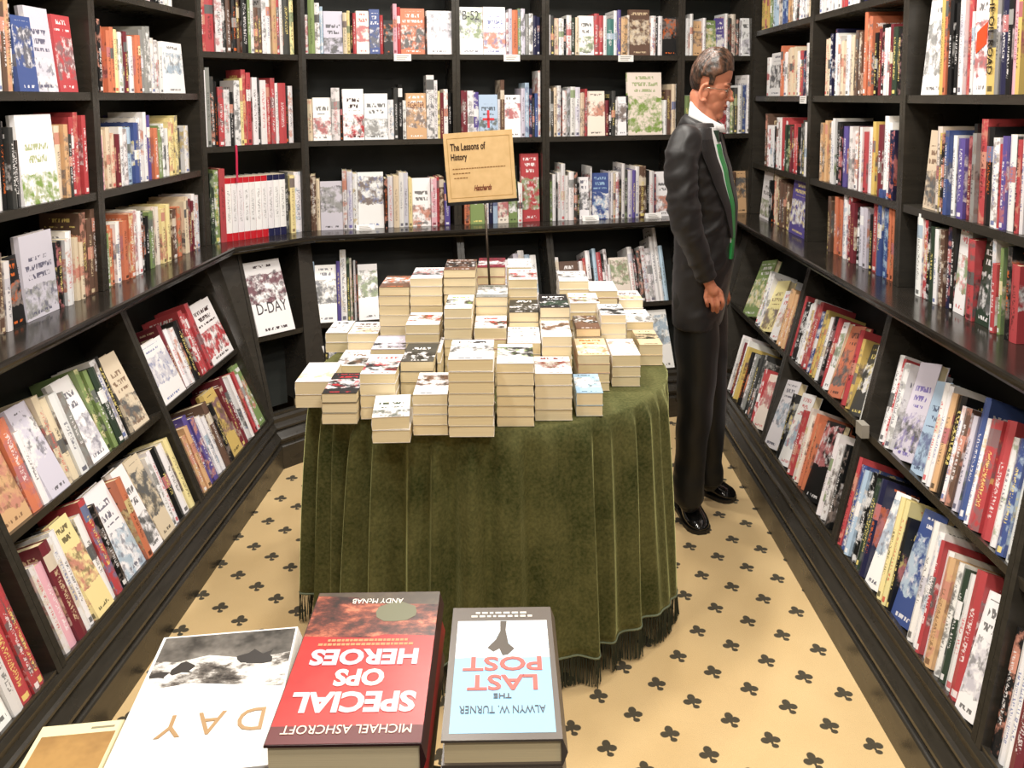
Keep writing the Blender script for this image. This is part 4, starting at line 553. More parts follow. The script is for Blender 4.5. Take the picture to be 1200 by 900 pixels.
def book_geom(ac, ap, M, t, d, h, cols, seed, style=0, c=.0022, inset=.003, bulge=.003):
    """ac = cover, ap = pages. local axes: x thickness, y from the spine inwards, z height"""
    x = t/2; ci = min(c, t*.2)
    out = [(-x, d), (-x, .0015), (0, -bulge), (x, .0015), (x, d)]; inn = [(-x+ci, d), (-x+ci, ci), (0, ci), (x-ci, ci), (x-ci, d)]
    P = lambda q, z: M @ Vector((q[0], q[1], z))
    # left board, spine halves, right board
    ac.quad([P(out[0], 0), P(out[1], 0), P(out[1], h), P(out[0], h)], [(0, 0), (d, 0), (d, h), (0, h)], 2, cols, (d, h, (seed+.37) % 1), style)
    ac.quad([P(out[1], 0), P(out[2], 0), P(out[2], h), P(out[1], h)], [(0, 0), (x, 0), (x, h), (0, h)], 1, cols, (t, h, seed), style)
    ac.quad([P(out[2], 0), P(out[3], 0), P(out[3], h), P(out[2], h)], [(x, 0), (t, 0), (t, h), (x, h)], 1, cols, (t, h, seed), style)
    ac.quad([P(out[3], 0), P(out[4], 0), P(out[4], h), P(out[3], h)], [(0, 0), (d, 0), (d, h), (0, h)], 2, cols, (d, h, seed), style)
    z2 = [(0, 0)]*4
    for i in range(4):      # inner faces and rims
        ac.quad([P(inn[i+1], 0), P(inn[i], 0), P(inn[i], h), P(inn[i+1], h)], z2, 0, cols, (t, h, seed), style)
        ac.quad([P(out[i], h), P(out[i+1], h), P(inn[i+1], h), P(inn[i], h)], z2, 0, cols, (t, h, seed), style)
        ac.quad([P(out[i+1], 0), P(out[i], 0), P(inn[i], 0), P(inn[i+1], 0)], z2, 0, cols, (t, h, seed), style)
    for i in (0, 4): ac.quad([P(out[i], 0), P(out[i], h), P(inn[i], h), P(inn[i], 0)], z2, 0, cols, (t, h, seed), style)
    a, b = x-ci*1.02, d-inset; y0 = ci*1.05; z0, z1 = inset, h-inset
    vs = [(sx, y, z) for sx in (-a, a) for y in (y0, b) for z in (z0, z1)]
    off = seed*7
    for f in ((0, 1, 3, 2), (4, 6, 7, 5), (0, 4, 5, 1), (2, 3, 7, 6), (0, 2, 6, 4), (1, 5, 7, 3)):
        ap.quad([M @ Vector(vs[i]) for i in f], [((vs[i][1]+vs[i][2]), vs[i][0]+off) for i in f], 0, cols, (t, h, seed), 0)
MF = lambda w, t: Matrix(((0, 1, 0, -w/2), (-1, 0, 0, t/2), (0, 0, 1, 0), (0, 0, 0, 1)))       # face-out: right board to the viewer
ML = lambda w, t: Matrix(((0, 1, 0, -w/2), (0, 0, 1, 0), (1, 0, 0, t/2), (0, 0, 0, 1)))        # lying, front board up, foot towards -y
ORD = 'first second third fourth fifth sixth seventh eighth ninth tenth eleventh twelfth thirteenth fourteenth fifteenth sixteenth seventeenth eighteenth nineteenth twentieth twenty-first twenty-second twenty-third twenty-fourth twenty-fifth twenty-sixth twenty-seventh twenty-eighth twenty-ninth thirtieth thirty-first thirty-second thirty-third thirty-fourth thirty-fifth thirty-sixth thirty-seventh thirty-eighth thirty-ninth fortieth'.split()
rnd = random.Random(11)
LEVZ = {'l0': (0, 1.985), 'l1': (0, PAR['l1']), 'l2': (0, PAR['l2']), 'g1': (0, PAR['g1']), 'g2': (0, PAR['g2']), 'b1': (0, PAR['b1']), 'b2': (0, PAR['b2']),
  'r0': (0, PAR['r0']), 'r1': (0, PAR['r1']), 'r2': (0, PAR['r2']), 'e': (0, zL), 'm': (oM, hM), 'p': (o2, h2+.012)}
TILT = math.atan(K)
stuffC, stuffP = Acc(), Acc()
TXT = lambda: None
def face_M(x, z, y=-.0006): return Matrix(((1, 0, 0, x), (0, 0, -1, y), (0, 1, 0, z), (0, 0, 0, 1)))
MCAP = {'L': (-1.68, 0), }
for wi, li, bi, shi, items in SHELVES:
    w, lv, bay, shelf = WALLS[wi], LVS[li], BAYS[bi], SHN[shi]
    o, z = LEVZ[lv]; low = lv in 'mp'
    X = Vector((DIR[w].x, DIR[w].y, 0)); N = Vector((NRM[w].x, NRM[w].y, 0)); Z = Vector((0, 0, 1))
    if low:
        inn = (-N*math.cos(TILT) - Z*math.sin(TILT)); upv = (-N*math.sin(TILT) + Z*math.cos(TILT))
        if w == 'R': upv = (upv - X*.27).normalized(); X = (X - upv*X.dot(upv)).normalized(); inn = upv.cross(X)
        F = Matrix((X, inn, upv)).transposed()
    else: F = Matrix((X, -N, Z)).transposed()
    for i, it in enumerate(items):
        ci_, fi_, sa, sb, h, ki_, keep = it; col, fl, key = COLS[ci_], ['', 'F', 'C'][fi_], KEYS[ki_]
        sd = rnd.random(); r2 = random.Random(int(sd*1e6))
        base = jit(rgb(PAL[col]), r2); ink = rgb(PAL[r2.choice(INKS[col])]); pic = rgb(PAL[r2.choice(PICS[col])])
        if fl == 'C': pic = rgb(PAL['r'] if sa < .30 else PAL['n'] if sa < .38 else PAL['D']); ink = rgb('777777')
        if r2.random() < .08 and fl != 'C': pic = rgb(PAL[r2.choice('rbOGYm')])
        if fl != 'C': g_ = sum(pic)/3; pic = tuple(x*.55+(g_*.5+.25)*.45 for x in pic)
        g_ = sum(base)/3; wf = r2.uniform(.80, 1) if col in 'wo' and fl == '' else 1; base = tuple((x*.72+g_*.28)*wf for x in base); ink = tuple(x*.8+y*.2 for x, y in zip(ink, base))
        if key == 'pgr': pic, ink = rgb(PAL['G']), rgb('a8b088')
        if key == 'pre': pic, ink = rgb('b8343a'), rgb('3a2424')
        if key == 'dday': base, ink, pic = rgb('f4f2f4'), rgb('4a3f44'), rgb('7d5a62')
        if key == 'dday': base, ink, pic = rgb('f4f2f4'), rgb('4a3f44'), rgb('7d5a62')
        cols = (base, ink, pic); wd = sb-sa; sc = (sa+sb)/2; style = 1 if fl == 'C' else 0
        setb = r2.uniform(.004, .022) if lv != 'e' else r2.uniform(.0, .02)
        if fl == 'C': setb = .006
        h += 0 if fl == 'C' else r2.uniform(-.006, .006) if fl == 'F' else r2.uniform(-.016, .012)
        if fl == 'F':
            t = r2.uniform(.02, .032); dd = .11; 
            wd = min(wd, .22); mesh = (wd-.002, t)
        else:
            t = wd-.0012; dd = r2.uniform(.125, .16)
        if key == 'dday': setb = -.006; t = .03; sd = 0.378; wd = .185
        org = P3(w, sc, o, z)+F @ Vector((0, setb, .0006))
        lean = 0
        R_ = Matrix.Identity(3)
        if fl == 'F' and key != 'box': R_ = Matrix.Rotation(-math.radians(r2.uniform(3, 6)), 3, 'X')
        M = Matrix.Translation(org) @ (F @ R_).to_4x4()
        B = MF(wd-.002, t) if fl == 'F' else Matrix.Identity(4)
        args = (t, wd-.002, h) if fl == 'F' else (t, dd, h)
        if not keep and key != 'dday':
            book_geom(stuffC, stuffP, M @ B, *args, cols, sd, style); continue
        ac, ap = Acc(), Acc(); book_geom(ac, ap, B, *args, cols, sd, style)
        ob = link('book', ac.mesh('book'), COVER); ob.matrix_world = M
        pg = link('page_block', ap.mesh('page_block'), PAGES, ob)
        nm = CNAME[col]; size = 'tall ' if h > .285 else 'short ' if h < .212 else ''
        lev = {'ledge': 'on ledge', 'top': 'top shelf', 'second': 'second shelf', 'third': 'third shelf', 'middle': 'middle shelf', 'upper': 'upper shelf', 'lower': 'bottom shelf'}[shelf]
        kindw = 'book facing out' if fl == 'F' else 'book spine'
        lab = '%s%s %s, %s from left, %s, %s' % (size, nm, kindw, ORD[i], lev, bay)
        if key == 'dday': lab = 'tall white D-DAY book facing out alone in the diagonal corner bookcase'
        if key == 'oil': lab = 'yellow spine reading THE OIL ROAD, second shelf, near bay of right wall'
        tag(ob, lab, 'book', 'books on the alcove shelves')
        if key == 'b52': text_obj('title_lettering', 'B-52', .05, textmat('2a2a2a'), ob, face_M(0, h*.83), width=wd*.68, height=.045)
        if key == 'fig': text_obj('title_lettering', 'FIGHTER', .05, textmat('5a1a1a'), ob, face_M(0, h*.74), width=wd*.8, height=.032)
        if key == 'oil': text_obj('title_lettering', 'THE OIL ROAD', .05, textmat('1a1410'), ob, Matrix(((0, 1, 0, 0), (0, 0, -1, -.0042), (-1, 0, 0, h*.55), (0, 0, 0, 1))), width=h*.74, height=min(t*.6, .03))
        if key == 'cro':
            bm = bmesh.new(); add_box(bm, -.006, .006, -.0012, 0, .05, .14); add_box(bm, -.03, .03, -.0012, 0, .088, .1); obj_bm('red_cross_print', bm, textmat('c8323c'), ob)
        if key == 'box':
            bm = bmesh.new(); add_prism(bm, [(-.026, -.0006, .115), (.024, -.0006, .14), (.026, -.0006, .2), (-.024, -.0006, .175)], [(-.026, -.0012, .115), (.024, -.0012, .14), (.026, -.0012, .2), (-.024, -.0012, .175)]); obj_bm('red_patch', bm, textmat('e04a20'), ob)
        if key == 'dday':
            text_obj('title_lettering', 'D-DAY', .05, textmat('3c3438'), ob, face_M(.004, h*.355), width=wd*.8, height=.05)
if stuffC.v:
    me = stuffC.mesh('shelved_books'); so = link('shelved_books', me, COVER); so['kind'] = 'stuff'
    tag(so, 'many smaller and partly hidden books filling the far shelves', 'books')
    sp_ = link('page_blocks', stuffP.mesh('page_blocks'), PAGES, so); sp_['kind'] = 'stuff'

# ---- stacks of paperbacks on the round table
ZT = .735
for si, (xa, xb, yf, dep, zt, n, cc, lab) in enumerate(STACKS):
    r2 = random.Random(500+si); wid = xb-xa; hs = (zt-ZT)
    ws = [r2.uniform(.85, 1.15) for _ in range(n)]; tot = sum(ws); z = ZT
    same = r2.random() < .7
    for k in range(n):
        t = hs*ws[k]/tot; top = (k == n-1)
        cols = [rgb(PAL[COLS[c]]) for c in cc]
        if not top:
            q_ = cols[0] if same else rgb(PAL[r2.choice('wwreog')]); cols = [tuple(x*.35+y*.65 for x, y in zip(q_, (.62, .55, .42)))]*3
        ac, ap = Acc(), Acc(); seed = r2.random() if not top else (si*.6180339) % 1
        book_geom(ac, ap, ML(wid-.001, t), t-.0006, wid-.001, dep, cols, seed, 0, c=.0011, inset=.0012, bulge=.0005)
        ob = link('paperback', ac.mesh('paperback'), COVER)
        link('page_block', ap.mesh('page_block'), PAGES, ob)
        dx = 0 if top else r2.uniform(-.0012, .0012); dy = 0 if top else r2.uniform(-.003, .001)
        ob.location = ((xa+xb)/2+dx, yf+dy, z); ob.rotation_euler = (0, 0, r2.uniform(-.008, .008))
        if si == 0: ob.rotation_euler = (0, 0, .10 if top else .03)
        lb = ('paperback with %s, topmost of its stack' % lab) if top else ('cream-paged paperback, %s below the %s' % (ORD[n-2-k] , lab))
        tag(ob, lb, 'book', 'paperbacks stacked on the round table'); z += t

# ---- round table, cloth with fringe
TC = Vector((-.070, 2.60, 0)); TR = .520; OV = 1.09
t = thing('round_table', 'round table hidden under the olive green velvet cloth', 'table', TC)
bm = bmesh.new(); lathe(bm, [(TR-.03, .69), (TR-.02, .695), (TR-.02, .722), (TR-.03, .7275)], 48); obj_bm('tabletop', bm, WOOD, t)
for a in range(4):
    bm = bmesh.new(); tube(bm, [(.36*math.cos(a*PI/2+.785), .36*math.sin(a*PI/2+.785), 0), (.33*math.cos(a*PI/2+.785), .33*math.sin(a*PI/2+.785), .69)], [.02, .028], 10); obj_bm('leg', bm, WOOD, t)
ridges = []
for px_x in (-.62,-.56,-.52,-.44,-.38,-.275,-.21,-.11,.005,.10,.195,.27,.345,.40,.44,.47):
    q = max(-.985, min(.985, (px_x-TC.x)/.60)); ridges.append((math.asin(q), rnd.uniform(.7, 1.25), rnd.uniform(.035, .06)))
for k in range(14): ridges.append((-1.35+2.7*k/13+rnd.uniform(-.07, .07), rnd.uniform(.25, .7), rnd.uniform(.03, .05)))
a = PI/2+.15
while a < 1.5*PI-.15: ridges.append((a, rnd.uniform(.7, 1.2), rnd.uniform(.04, .07))); a += rnd.uniform(.16, .26)
def cloth_r(th, q):     # th: 0 = towards camera (-y), q = 0 top .. 1 hem
    amp = .056*(q**.30); s = 0
    for c, A_, w_ in ridges:
        d = (th-c+PI) % (2*PI)-PI
        s += A_*math.exp(-(d/(w_*(.8+.35*q)))**2)
    return TR+.006+.010*q + amp*(s-.30) + .004*q*math.sin(th*11+3*q)
bm = bmesh.new(); NS, NZ = 420, 26; HEM = .092
rows = []
for j in range(NZ+1):
    q = j/NZ; row = []
    for i in range(NS):
        th = 2*PI*i/NS; r = cloth_r(th, q)
        zz = .7335*(1-q)+(HEM+.006*math.sin(th*9))*q
        if j == 0: r = TR-.004; zz = .7335
        if j == 1: r = TR+.004; zz = .727
        row.append(bm.verts.new((OV*r*math.sin(th), -r*math.cos(th), zz)))
    rows.append(row)
for A_, B_ in zip(rows, rows[1:]):
    for i in range(NS): bm.faces.new((A_[i], A_[(i+1) % NS], B_[(i+1) % NS], B_[i]))
cen = bm.verts.new((0, 0, .7335))
for i in range(NS): bm.faces.new((cen, rows[0][(i+1) % NS], rows[0][i]))
cl = obj_bm('tablecloth', bm, VELVET, None, smooth=True); cl.location = TC
md = cl.modifiers.new('thickness', 'SOLIDIFY'); md.thickness = .002; md.offset = -1
tag(cl, 'pleated olive green velvet cloth with dark fringe draped to the carpet', 'tablecloth')
bm = bmesh.new(); pts = [(OV*cloth_r(2*PI*i/NS, 1)*math.sin(2*PI*i/NS), -cloth_r(2*PI*i/NS, 1)*math.cos(2*PI*i/NS), HEM+.006*math.sin(2*PI*i/NS*9)) for i in range(NS+1)]
tube(bm, pts, .0032, 5, cap=False); obj_bm('hem_braid', bm, BRAID, cl, smooth=True)
bm = bmesh.new()
for i in range(1500):
    th = 2*PI*(i+rnd.uniform(-.3, .3))/1500; r = cloth_r(th, 1)-.001; zt_ = HEM+.006*math.sin(th*9)
    r2_ = r+rnd.uniform(-.006, .007); th2 = th+rnd.uniform(-.004, .004)
    a_ = .0011; up_ = Vector((OV*r*math.sin(th), -r*math.cos(th), zt_)); dn = Vector((OV*r2_*math.sin(th2), -r2_*math.cos(th2), rnd.uniform(.003, .012)))
    tube(bm, [up_, up_*.5+dn*.5+Vector((0, 0, .0)), dn], [a_, a_*1.1, a_*1.5], 3)
fr_ = obj_bm('fringe', bm, FRINGE, cl); fr_['kind'] = 'stuff'

# ---- sign on a pole
t = thing('sign_stand', 'manila card sign reading The Lessons of History on black pole among books', 'sign', (-.073, 2.805, ZT))
bm = bmesh.new(); lathe(bm, [(.028, 0), (.028, .004), (.006, .008)], 20); obj_bm('base_plate', bm, BLACKM, t)
bm = bmesh.new(); tube(bm, [(0, 0, .006), (-.012, 0, .30), (-.022, 0, .515)], .0042, 10); obj_bm('pole', bm, METAL, t, smooth=True)
SM = Matrix.Translation((-.030, 0, .515)) @ Matrix.Rotation(-.065, 4, 'Y')
bm = bmesh.new(); add_box(bm, -.120, .120, -.002, .002, .004, .245, SM); crd = obj_bm('card', bm, CARD, t)
bm = bmesh.new()
for a_ in ((-.124, .126, -.0045, .0045, -.006, .005), (-.1245, -.1195, -.0045, .0045, -.006, .115), (.1215, .1265, -.0045, .0045, -.006, .115)): add_box(bm, *a_, SM)
obj_bm('frame', bm, BLACKM, t)
bm = bmesh.new(); 
for a_ in ((-.108, .108, -.0026, -.002, .018, .0192), (-.108, .108, -.0026, -.002, .226, .2272), (-.108, -.1068, -.0026, -.002, .018, .227), (.1068, .108, -.0026, -.002, .018, .227)): add_box(bm, *a_, SM)
obj_bm('printed_border', bm, textmat('a8813c'), t)
def sm(x, z): return SM @ face_M(x, z, -.0026)
text_obj('title_lettering', 'The Lessons of', .03, textmat('3a2418'), t, sm(-.098, .196), width=.122, height=.026, align='LEFT', bold=.0007)
text_obj('title_lettering', 'History', .03, textmat('3a2418'), t, sm(-.098, .158), width=.056, height=.030, align='LEFT', bold=.0007)
text_obj('script_lettering', "Hatchards", .03, textmat('6a1c14'), t, sm(.005, .050), width=.062, height=.020, bold=.0007, shear=.4)
bm = bmesh.new()
for (x0, x1, z0) in ((-.095, .088, .118), (-.095, -.035, .102), (-.092, -.045, .086)):
    x = x0
    while x < x1:
        wl = rnd.uniform(.004, .011); add_box(bm, x, min(x+wl, x1), -.0026, -.002, z0, z0+.0035, SM); x += wl+.0025
obj_bm('small_print', bm, textmat('8a6234'), t)

# ---- foreground books on their own table
t = thing('display_table', 'round pedestal table under the foreground books', 'table', (-.22, .47, 0))
bm = bmesh.new(); lathe(bm, [(.48, .742), (.50, .748), (.50, .765), (.49, .770)], 48); obj_bm('tabletop', bm, WOOD, t)
bm = bmesh.new(); lathe(bm, [(.20, 0), (.20, .02), (.06, .06), (.035, .3), (.05, .6), (.12, .742)], 24); obj_bm('pedestal', bm, WOOD, t)
def front_stack(cx, cy, w, d, ztop, rot, ths, cols, labs, group=None, hard=True):
    """books lie head towards the camera; ths from the top down"""
    z = ztop; objs = []; ths = list(ths); ths[-1] = ztop-sum(ths[:-1])-.7705
    for k, th in enumerate(ths):
        z -= th
        ac, ap = Acc(), Acc(); seed = .13+k*.21
        book_geom(ac, ap, ML(w, th-.0006), th-.0006, w, d, cols[k], seed, 0, c=.0028 if hard else .0012, inset=.0035, bulge=.0045)
        me = ac.mesh('book')
        # plain board: the jacket of these is built from real pieces
        for a_ in me.attributes['info'].data: a_.vector = (0, 0, 0)
        ob = link('book', me, COVER); link('page_block', ap.mesh('page_block'), PAGES, ob)
        ob.matrix_world = Matrix.Translation((cx, cy, z+.0001)) @ Matrix.Rotation(rot+PI+(0 if k == 0 else rnd.uniform(-.01, .01)), 4, 'Z') @ Matrix.Translation((0, -d/2, 0))
        tag(ob, labs[k], 'book', group); objs.append(ob)
    return objs
def top_M(x, y, z): return Matrix.Translation((x, y, z))
def jacket(ob, polys, z, name):
    """flat printed areas of the jacket: (hex, [(x, y)...]) each a thin raised piece"""
    for nm, hx, layer, pl in polys:
        bm = bmesh.new(); za, zb = z+.00005, z+.0002+.00012*layer
        add_prism(bm, [(x, y, za) for x, y in pl], [(x, y, zb) for x, y in pl]); obj_bm(nm, bm, textmat(hx) if isinstance(hx, str) else hx, ob)
def blob(cx, cy, rx, ry, n, r, amp=.25):
    return [(cx+rx*math.cos(2*PI*k/n)*(1+r.uniform(-amp, amp)), cy+ry*math.sin(2*PI*k/n)*(1+r.uniform(-amp, amp))) for k in range(n)]
def pic_mat(name, cs, scale, det=6., stretch=(1, 1, 1)):
    m = mat(name, (.5, .5, .5), .3); g = NT(m); tc = g.n('ShaderNodeTexCoord'); mp = g.n('ShaderNodeMapping', {'Vector': tc.outputs['Object'], 'Scale': stretch})
    nz = g.n('ShaderNodeTexNoise', {'Vector': mp.outputs[0], 'Scale': scale, 'Detail': det, 'Roughness': .7})
    cr = g.n('ShaderNodeValToRGB', {0: nz.outputs[0]}); e = cr.color_ramp.elements
    while len(e) < len(cs): e.new(.5)
    for el, (p, hx) in zip(e, cs): el.position = p; el.color = (*rgb(hx), 1)
    g.link(cr.outputs[0], g.b.inputs['Base Color']); return m
# local frame of these books: x = -w/2..w/2, y = 0 (foot) .. d (head); seen from the camera the head is near and everything reads upside down
C0 = lambda b: (rgb(b), rgb('202020'), rgb('808080'))
# LAST POST
w_, d_ = .146, .252
w_, d_ = .141, .242
LP = front_stack(-.0165, .982, w_, d_, .88, .012, [.034, .036, .036], [C0('5c534b'), C0('6b6259'), C0('5c534b')],
   ['grey-bordered hardback reading LAST POST, nearest the camera on the right', 'second book under the blue and grey LAST POST book', 'third book under the blue and grey LAST POST book'])
lp = LP[0]; zt = .0334
sky = pic_mat('pale_sky_print', [(.3, 'e6eef5'), (.48, 'f2f4f6'), (.56, '9dbdd6'), (.66, 'dfeaf2')], 9, 4, (1, 9, 1))
jacket(lp, [('cover_picture', '8fc0e0', 0, [(-.062, .105), (.062, .105), (.062, .232), (-.062, .232)]),
            ('cover_sky', sky, 0, [(-.062, .030), (.062, .030), (.062, .105), (-.062, .105)]),
            ('cover_statue', '4a4035', 2, [(-.016, .088), (-.008, .078), (-.0045, .050), (-.006, .031), (.003, .031), (.003, .052), (.009, .070), (.020, .086), (.012, .094), (.004, .088), (.0, .101), (-.007, .1)])], zt, 'lp')
TL = lambda x, y, z=zt+.0006: Matrix.Translation((x, y, z))
R180 = Matrix.Identity(4)
for s, y, W_, H_, hx, nm in (('POST', .117, .102, .026, 'e05a50', 'title_lettering'), ('LAST', .151, .088, .027, 'e05a50', 'title_lettering'), ('THE', .174, .022, .008, '4a4a52', 'title_lettering'), ('ALWYN W. TURNER', .196, .104, .012, '44464e', 'author_lettering')):
    # head is at y = d: text top must point to +y of the book, so no turn is needed; the whole book is turned towards the shelf
    text_obj(nm, s, .03, textmat(hx), lp, Matrix.Translation((0, y, zt+.0007)), width=W_, height=H_, bold=.0006 if nm[0] == 't' else 0)
bm = bmesh.new()
for y, xr in ((.018, .042), (.0105, .034)):
    x = -xr
    while x < xr:
        wl = rnd.uniform(.004, .011); add_box(bm, x, x+wl, y, y+.004, zt, zt+.0004); x += wl+.003
obj_bm('small_print', bm, textmat('d8d4cc'), lp)
# SPECIAL OPS HEROES
w_, d_ = .176, .279
SO = front_stack(-.194, .9765, w_, d_, .896, .012, [.040, .040, .038], [C0('3a2020'), C0('8c1a1c'), C0('402424')],
   ['large red hardback reading SPECIAL OPS HEROES lying face up in front', 'second book under the red SPECIAL OPS HEROES hardback', 'third book under the red SPECIAL OPS HEROES hardback'])
so_ = SO[0]; zt = .0394
smoke = pic_mat('fire_scene_print', [(.36, '2a1c18'), (.47, '5a3028'), (.55, '8e4a38'), (.64, 'c97a5c')], 24, 6, (1, 1.6, 1))
redm = pic_mat('red_print', [(.3, 'c23a34'), (.55, 'b42c2a'), (.8, '8c1c20')], 10, 3)
dark = pic_mat('dark_soldier_print', [(.4, '4a4036'), (.6, '5c5040')], 20, 3)
r3 = random.Random(5)
jacket(so_, [('cover_sky', dark, 0, [(-.087, .001), (.087, .001), (.087, .042), (-.087, .042)]), ('cover_scene', smoke, 1, [(-.087, .030), (.012, .026), (.03, .012), (.087, .008), (.087, .098), (-.087, .098)]),
             ('cover_red', redm, 2, [(-.087, .098), (-.02, .094), (.0, .1), (.087, .096), (.087, .252), (-.087, .252)]),
             ('cover_foot', '5e1a1c', 2, [(-.087, .252), (.087, .252), (.087, .278), (-.087, .278)]),
             ('cover_smoke', '6a6a50', 3, blob(-.03, .045, .028, .022, 12, r3, .15))], zt, 'so')
for s, y, W_, H_, hx, nm in (('ANDY McNAB', .022, .072, .011, 'f0e6dc', 'name_lettering'), ('HEROES', .138, .138, .030, 'e8c8d8', 'title_lettering'), ('OPS', .175, .062, .030, 'f4dcd8', 'title_lettering'), ('SPECIAL', .216, .148, .034, 'f2cfd4', 'title_lettering'), ('MICHAEL ASHCROFT', .258, .148, .013, 'f0dcc8', 'author_lettering')):
    text_obj(nm, s, .03, textmat(hx), so_, Matrix.Translation((0, y, zt+.0009)), width=W_, height=H_, bold=.0012 if nm[0] == 't' else 0)
bm = bmesh.new()
for y, xr in ((.111, .060), (.103, .052)):
    x = -xr
    while x < xr:
        wl = rnd.uniform(.003, .006); add_box(bm, x, x+wl, y, y+.0045, zt, zt+.0008); x += wl+.0014
obj_bm('small_print', bm, textmat('c98a5c'), so_)
# white book with snow scene
w_, d_ = .186, .245
SD = front_stack(-.3885, .967, w_, d_, .855, .12, [.034, .036, .036], [C0('f4f3f2'), C0('f4f3f2'), C0('e8e6e4')],
   ['white hardback with snow battle photograph reading DAY, left of the red book', 'second book under the white snow scene book', 'third book under the white snow scene book'])
sd_ = SD[0]; zt = .0334
snow = pic_mat('snow_battle_print', [(.38, '2c2724'), (.46, '6b655f'), (.52, 'c9c5c0'), (.60, 'f0eeec')], 16, 7, (1, 1.8, 1))
hill = pic_mat('dark_hill_print', [(.35, '3a3733'), (.55, '6e6963'), (.7, '938e86')], 14, 4)
r3 = random.Random(8)
jacket(sd_, [('cover_hill', hill, 1, [(-.089, .003), (.089, .003), (.089, .050), (.06, .055), (.02, .046), (-.04, .060), (-.089, .052)]),
             ('cover_scene', snow, 0, [(-.089, .040), (.089, .040), (.089, .105), (.03, .098), (-.089, .118)]),
             ('cover_soldiers', '2a2522', 2, blob(-.045, .06, .035, .013, 14, r3, .5)), ('cover_soldiers', '2f2a26', 2, blob(.05, .07, .016, .011, 11, r3, .5)), ('cover_soldiers', '332e2a', 2, blob(.075, .078, .012, .008, 9, r3, .5))], zt, 'sd')
text_obj('title_lettering', 'D A Y', .03, textmat('a8865c'), sd_, Matrix.Translation((-.012, .172, zt+.0006)), width=.125, height=.036)
# cream-edged book at the far left corner
w_, d_ = .100, .18
CB = front_stack(-.539, .874, w_, d_, .82, .12, [.0244, .025], [C0('e6dcb4'), C0('e6dcb4')],
   ['cream-bordered book with a tan panel at the bottom left corner', 'book beneath the cream-bordered book at the bottom left corner'])
jacket(CB[0], [('cover_panel', pic_mat('tan_print', [(.3, '8c6a40'), (.6, 'b08a54')], 12, 4), 0, [(-.044, .018), (.044, .018), (.044, .165), (-.044, .165)]), ('cover_line', '8c8468', 1, [(-.04, .008), (-.012, .008), (-.012, .011), (-.04, .011)])], .0238, 'cb')

# ---- shelf labels and ribbon
for w, s, z, o, lab in (('B', .48, PAR['b1'], .006, 'small white shelf label, top shelf of back wall, leftmost'), ('B', 1.03, PAR['b1'], .006, 'small white shelf label, top shelf of back wall, above the sign'), ('B', 1.64, PAR['b1'], .006, 'small white shelf label, top shelf of back wall, nearest the man'),
                     ('B', .28, zL, .03, 'small white label on back ledge, left end'), ('B', 1.44, zL, .03, 'small white label on back ledge right of the sign'), ('B', 1.79, zL, .03, 'small white label on back ledge nearest the man'), ('R', .80, PAR['r1'], .006, 'small white label on second shelf of far right bookcase'), ('L', -.60, PAR['l1']-.0, .006, 'small white label on left wall shelf')):
    if w == 'L': continue
    onl = z == zL
    q = P3(w, s, o, z)
    ob_bm = bmesh.new(); hh = .034
    if onl: add_prism(ob_bm, [(-.045, -.012, .0005), (.045, -.012, .0005), (.045, .012, .0005), (-.045, .012, .0005)], [(-.045, -.001, .026), (.045, -.001, .026), (.045, .001, .027), (-.045, .001, .027)])
    else: add_box(ob_bm, -.042, .042, -.0012, 0, -.034, .0)
    me_o = obj_bm('shelf_label', ob_bm, WHITEP); me_o.matrix_world = Matrix.Translation(q) @ Matrix((Vector((DIR[w].x, DIR[w].y, 0)), Vector((-NRM[w].x, -NRM[w].y, 0)), Vector((0, 0, 1)))).transposed().to_4x4()
    bm = bmesh.new()
    for k in range(3): add_box(bm, -.030, .030-.008*k, (-.0125+.004*k if onl else -.0017), (-.0118+.004*k if onl else -.0012), *((.006+.006*k, .008+.006*k) if onl else (-.010-.008*k, -.007-.008*k)))
    obj_bm('small_print', bm, textmat('8c8880'), me_o); tag(me_o, lab, 'label', 'white shelf labels')
bm = bmesh.new(); q = P3('G', .155, .004, PAR['g2']); T_ = Vector((DIR['G'].x, DIR['G'].y, 0))*.005; Nn = Vector((NRM['G'].x, NRM['G'].y, 0))
for k in range(6):
    a_ = q-Vector((0, 0, .028*k-.004))+Nn*.002*math.sin(k); b_ = q-Vector((0, 0, .028*(k+1)-.004))+Nn*.002*math.sin(k+1)
    add_prism(bm, [b_-T_, b_+T_, b_+T_+Nn*.0006, b_-T_+Nn*.0006], [a_-T_, a_+T_, a_+T_+Nn*.0006, a_-T_+Nn*.0006])
tag(obj_bm('ribbon', bm, RIB), 'thin red ribbon hanging from the corner bookcase middle shelf', 'ribbon')
bm = bmesh.new(); add_box(bm, -.004, .040, -.012, .012, -.012, .030)
o_ = obj_bm('label_holder', bm, mat('grey_plastic', (.35, .33, .29), .3), bevel=.002); q = P3('R', 1.965, oM+.016, hM)
o_.matrix_world = Matrix.Translation(q) @ Matrix((Vector((DIR['R'].x, DIR['R'].y, 0)), Vector((-NRM['R'].x, -NRM['R'].y, 0)), Vector((0, 0, 1)))).transposed().to_4x4()
tag(o_, 'small grey plastic label holder clipped to the right sloping shelf', 'label holder')

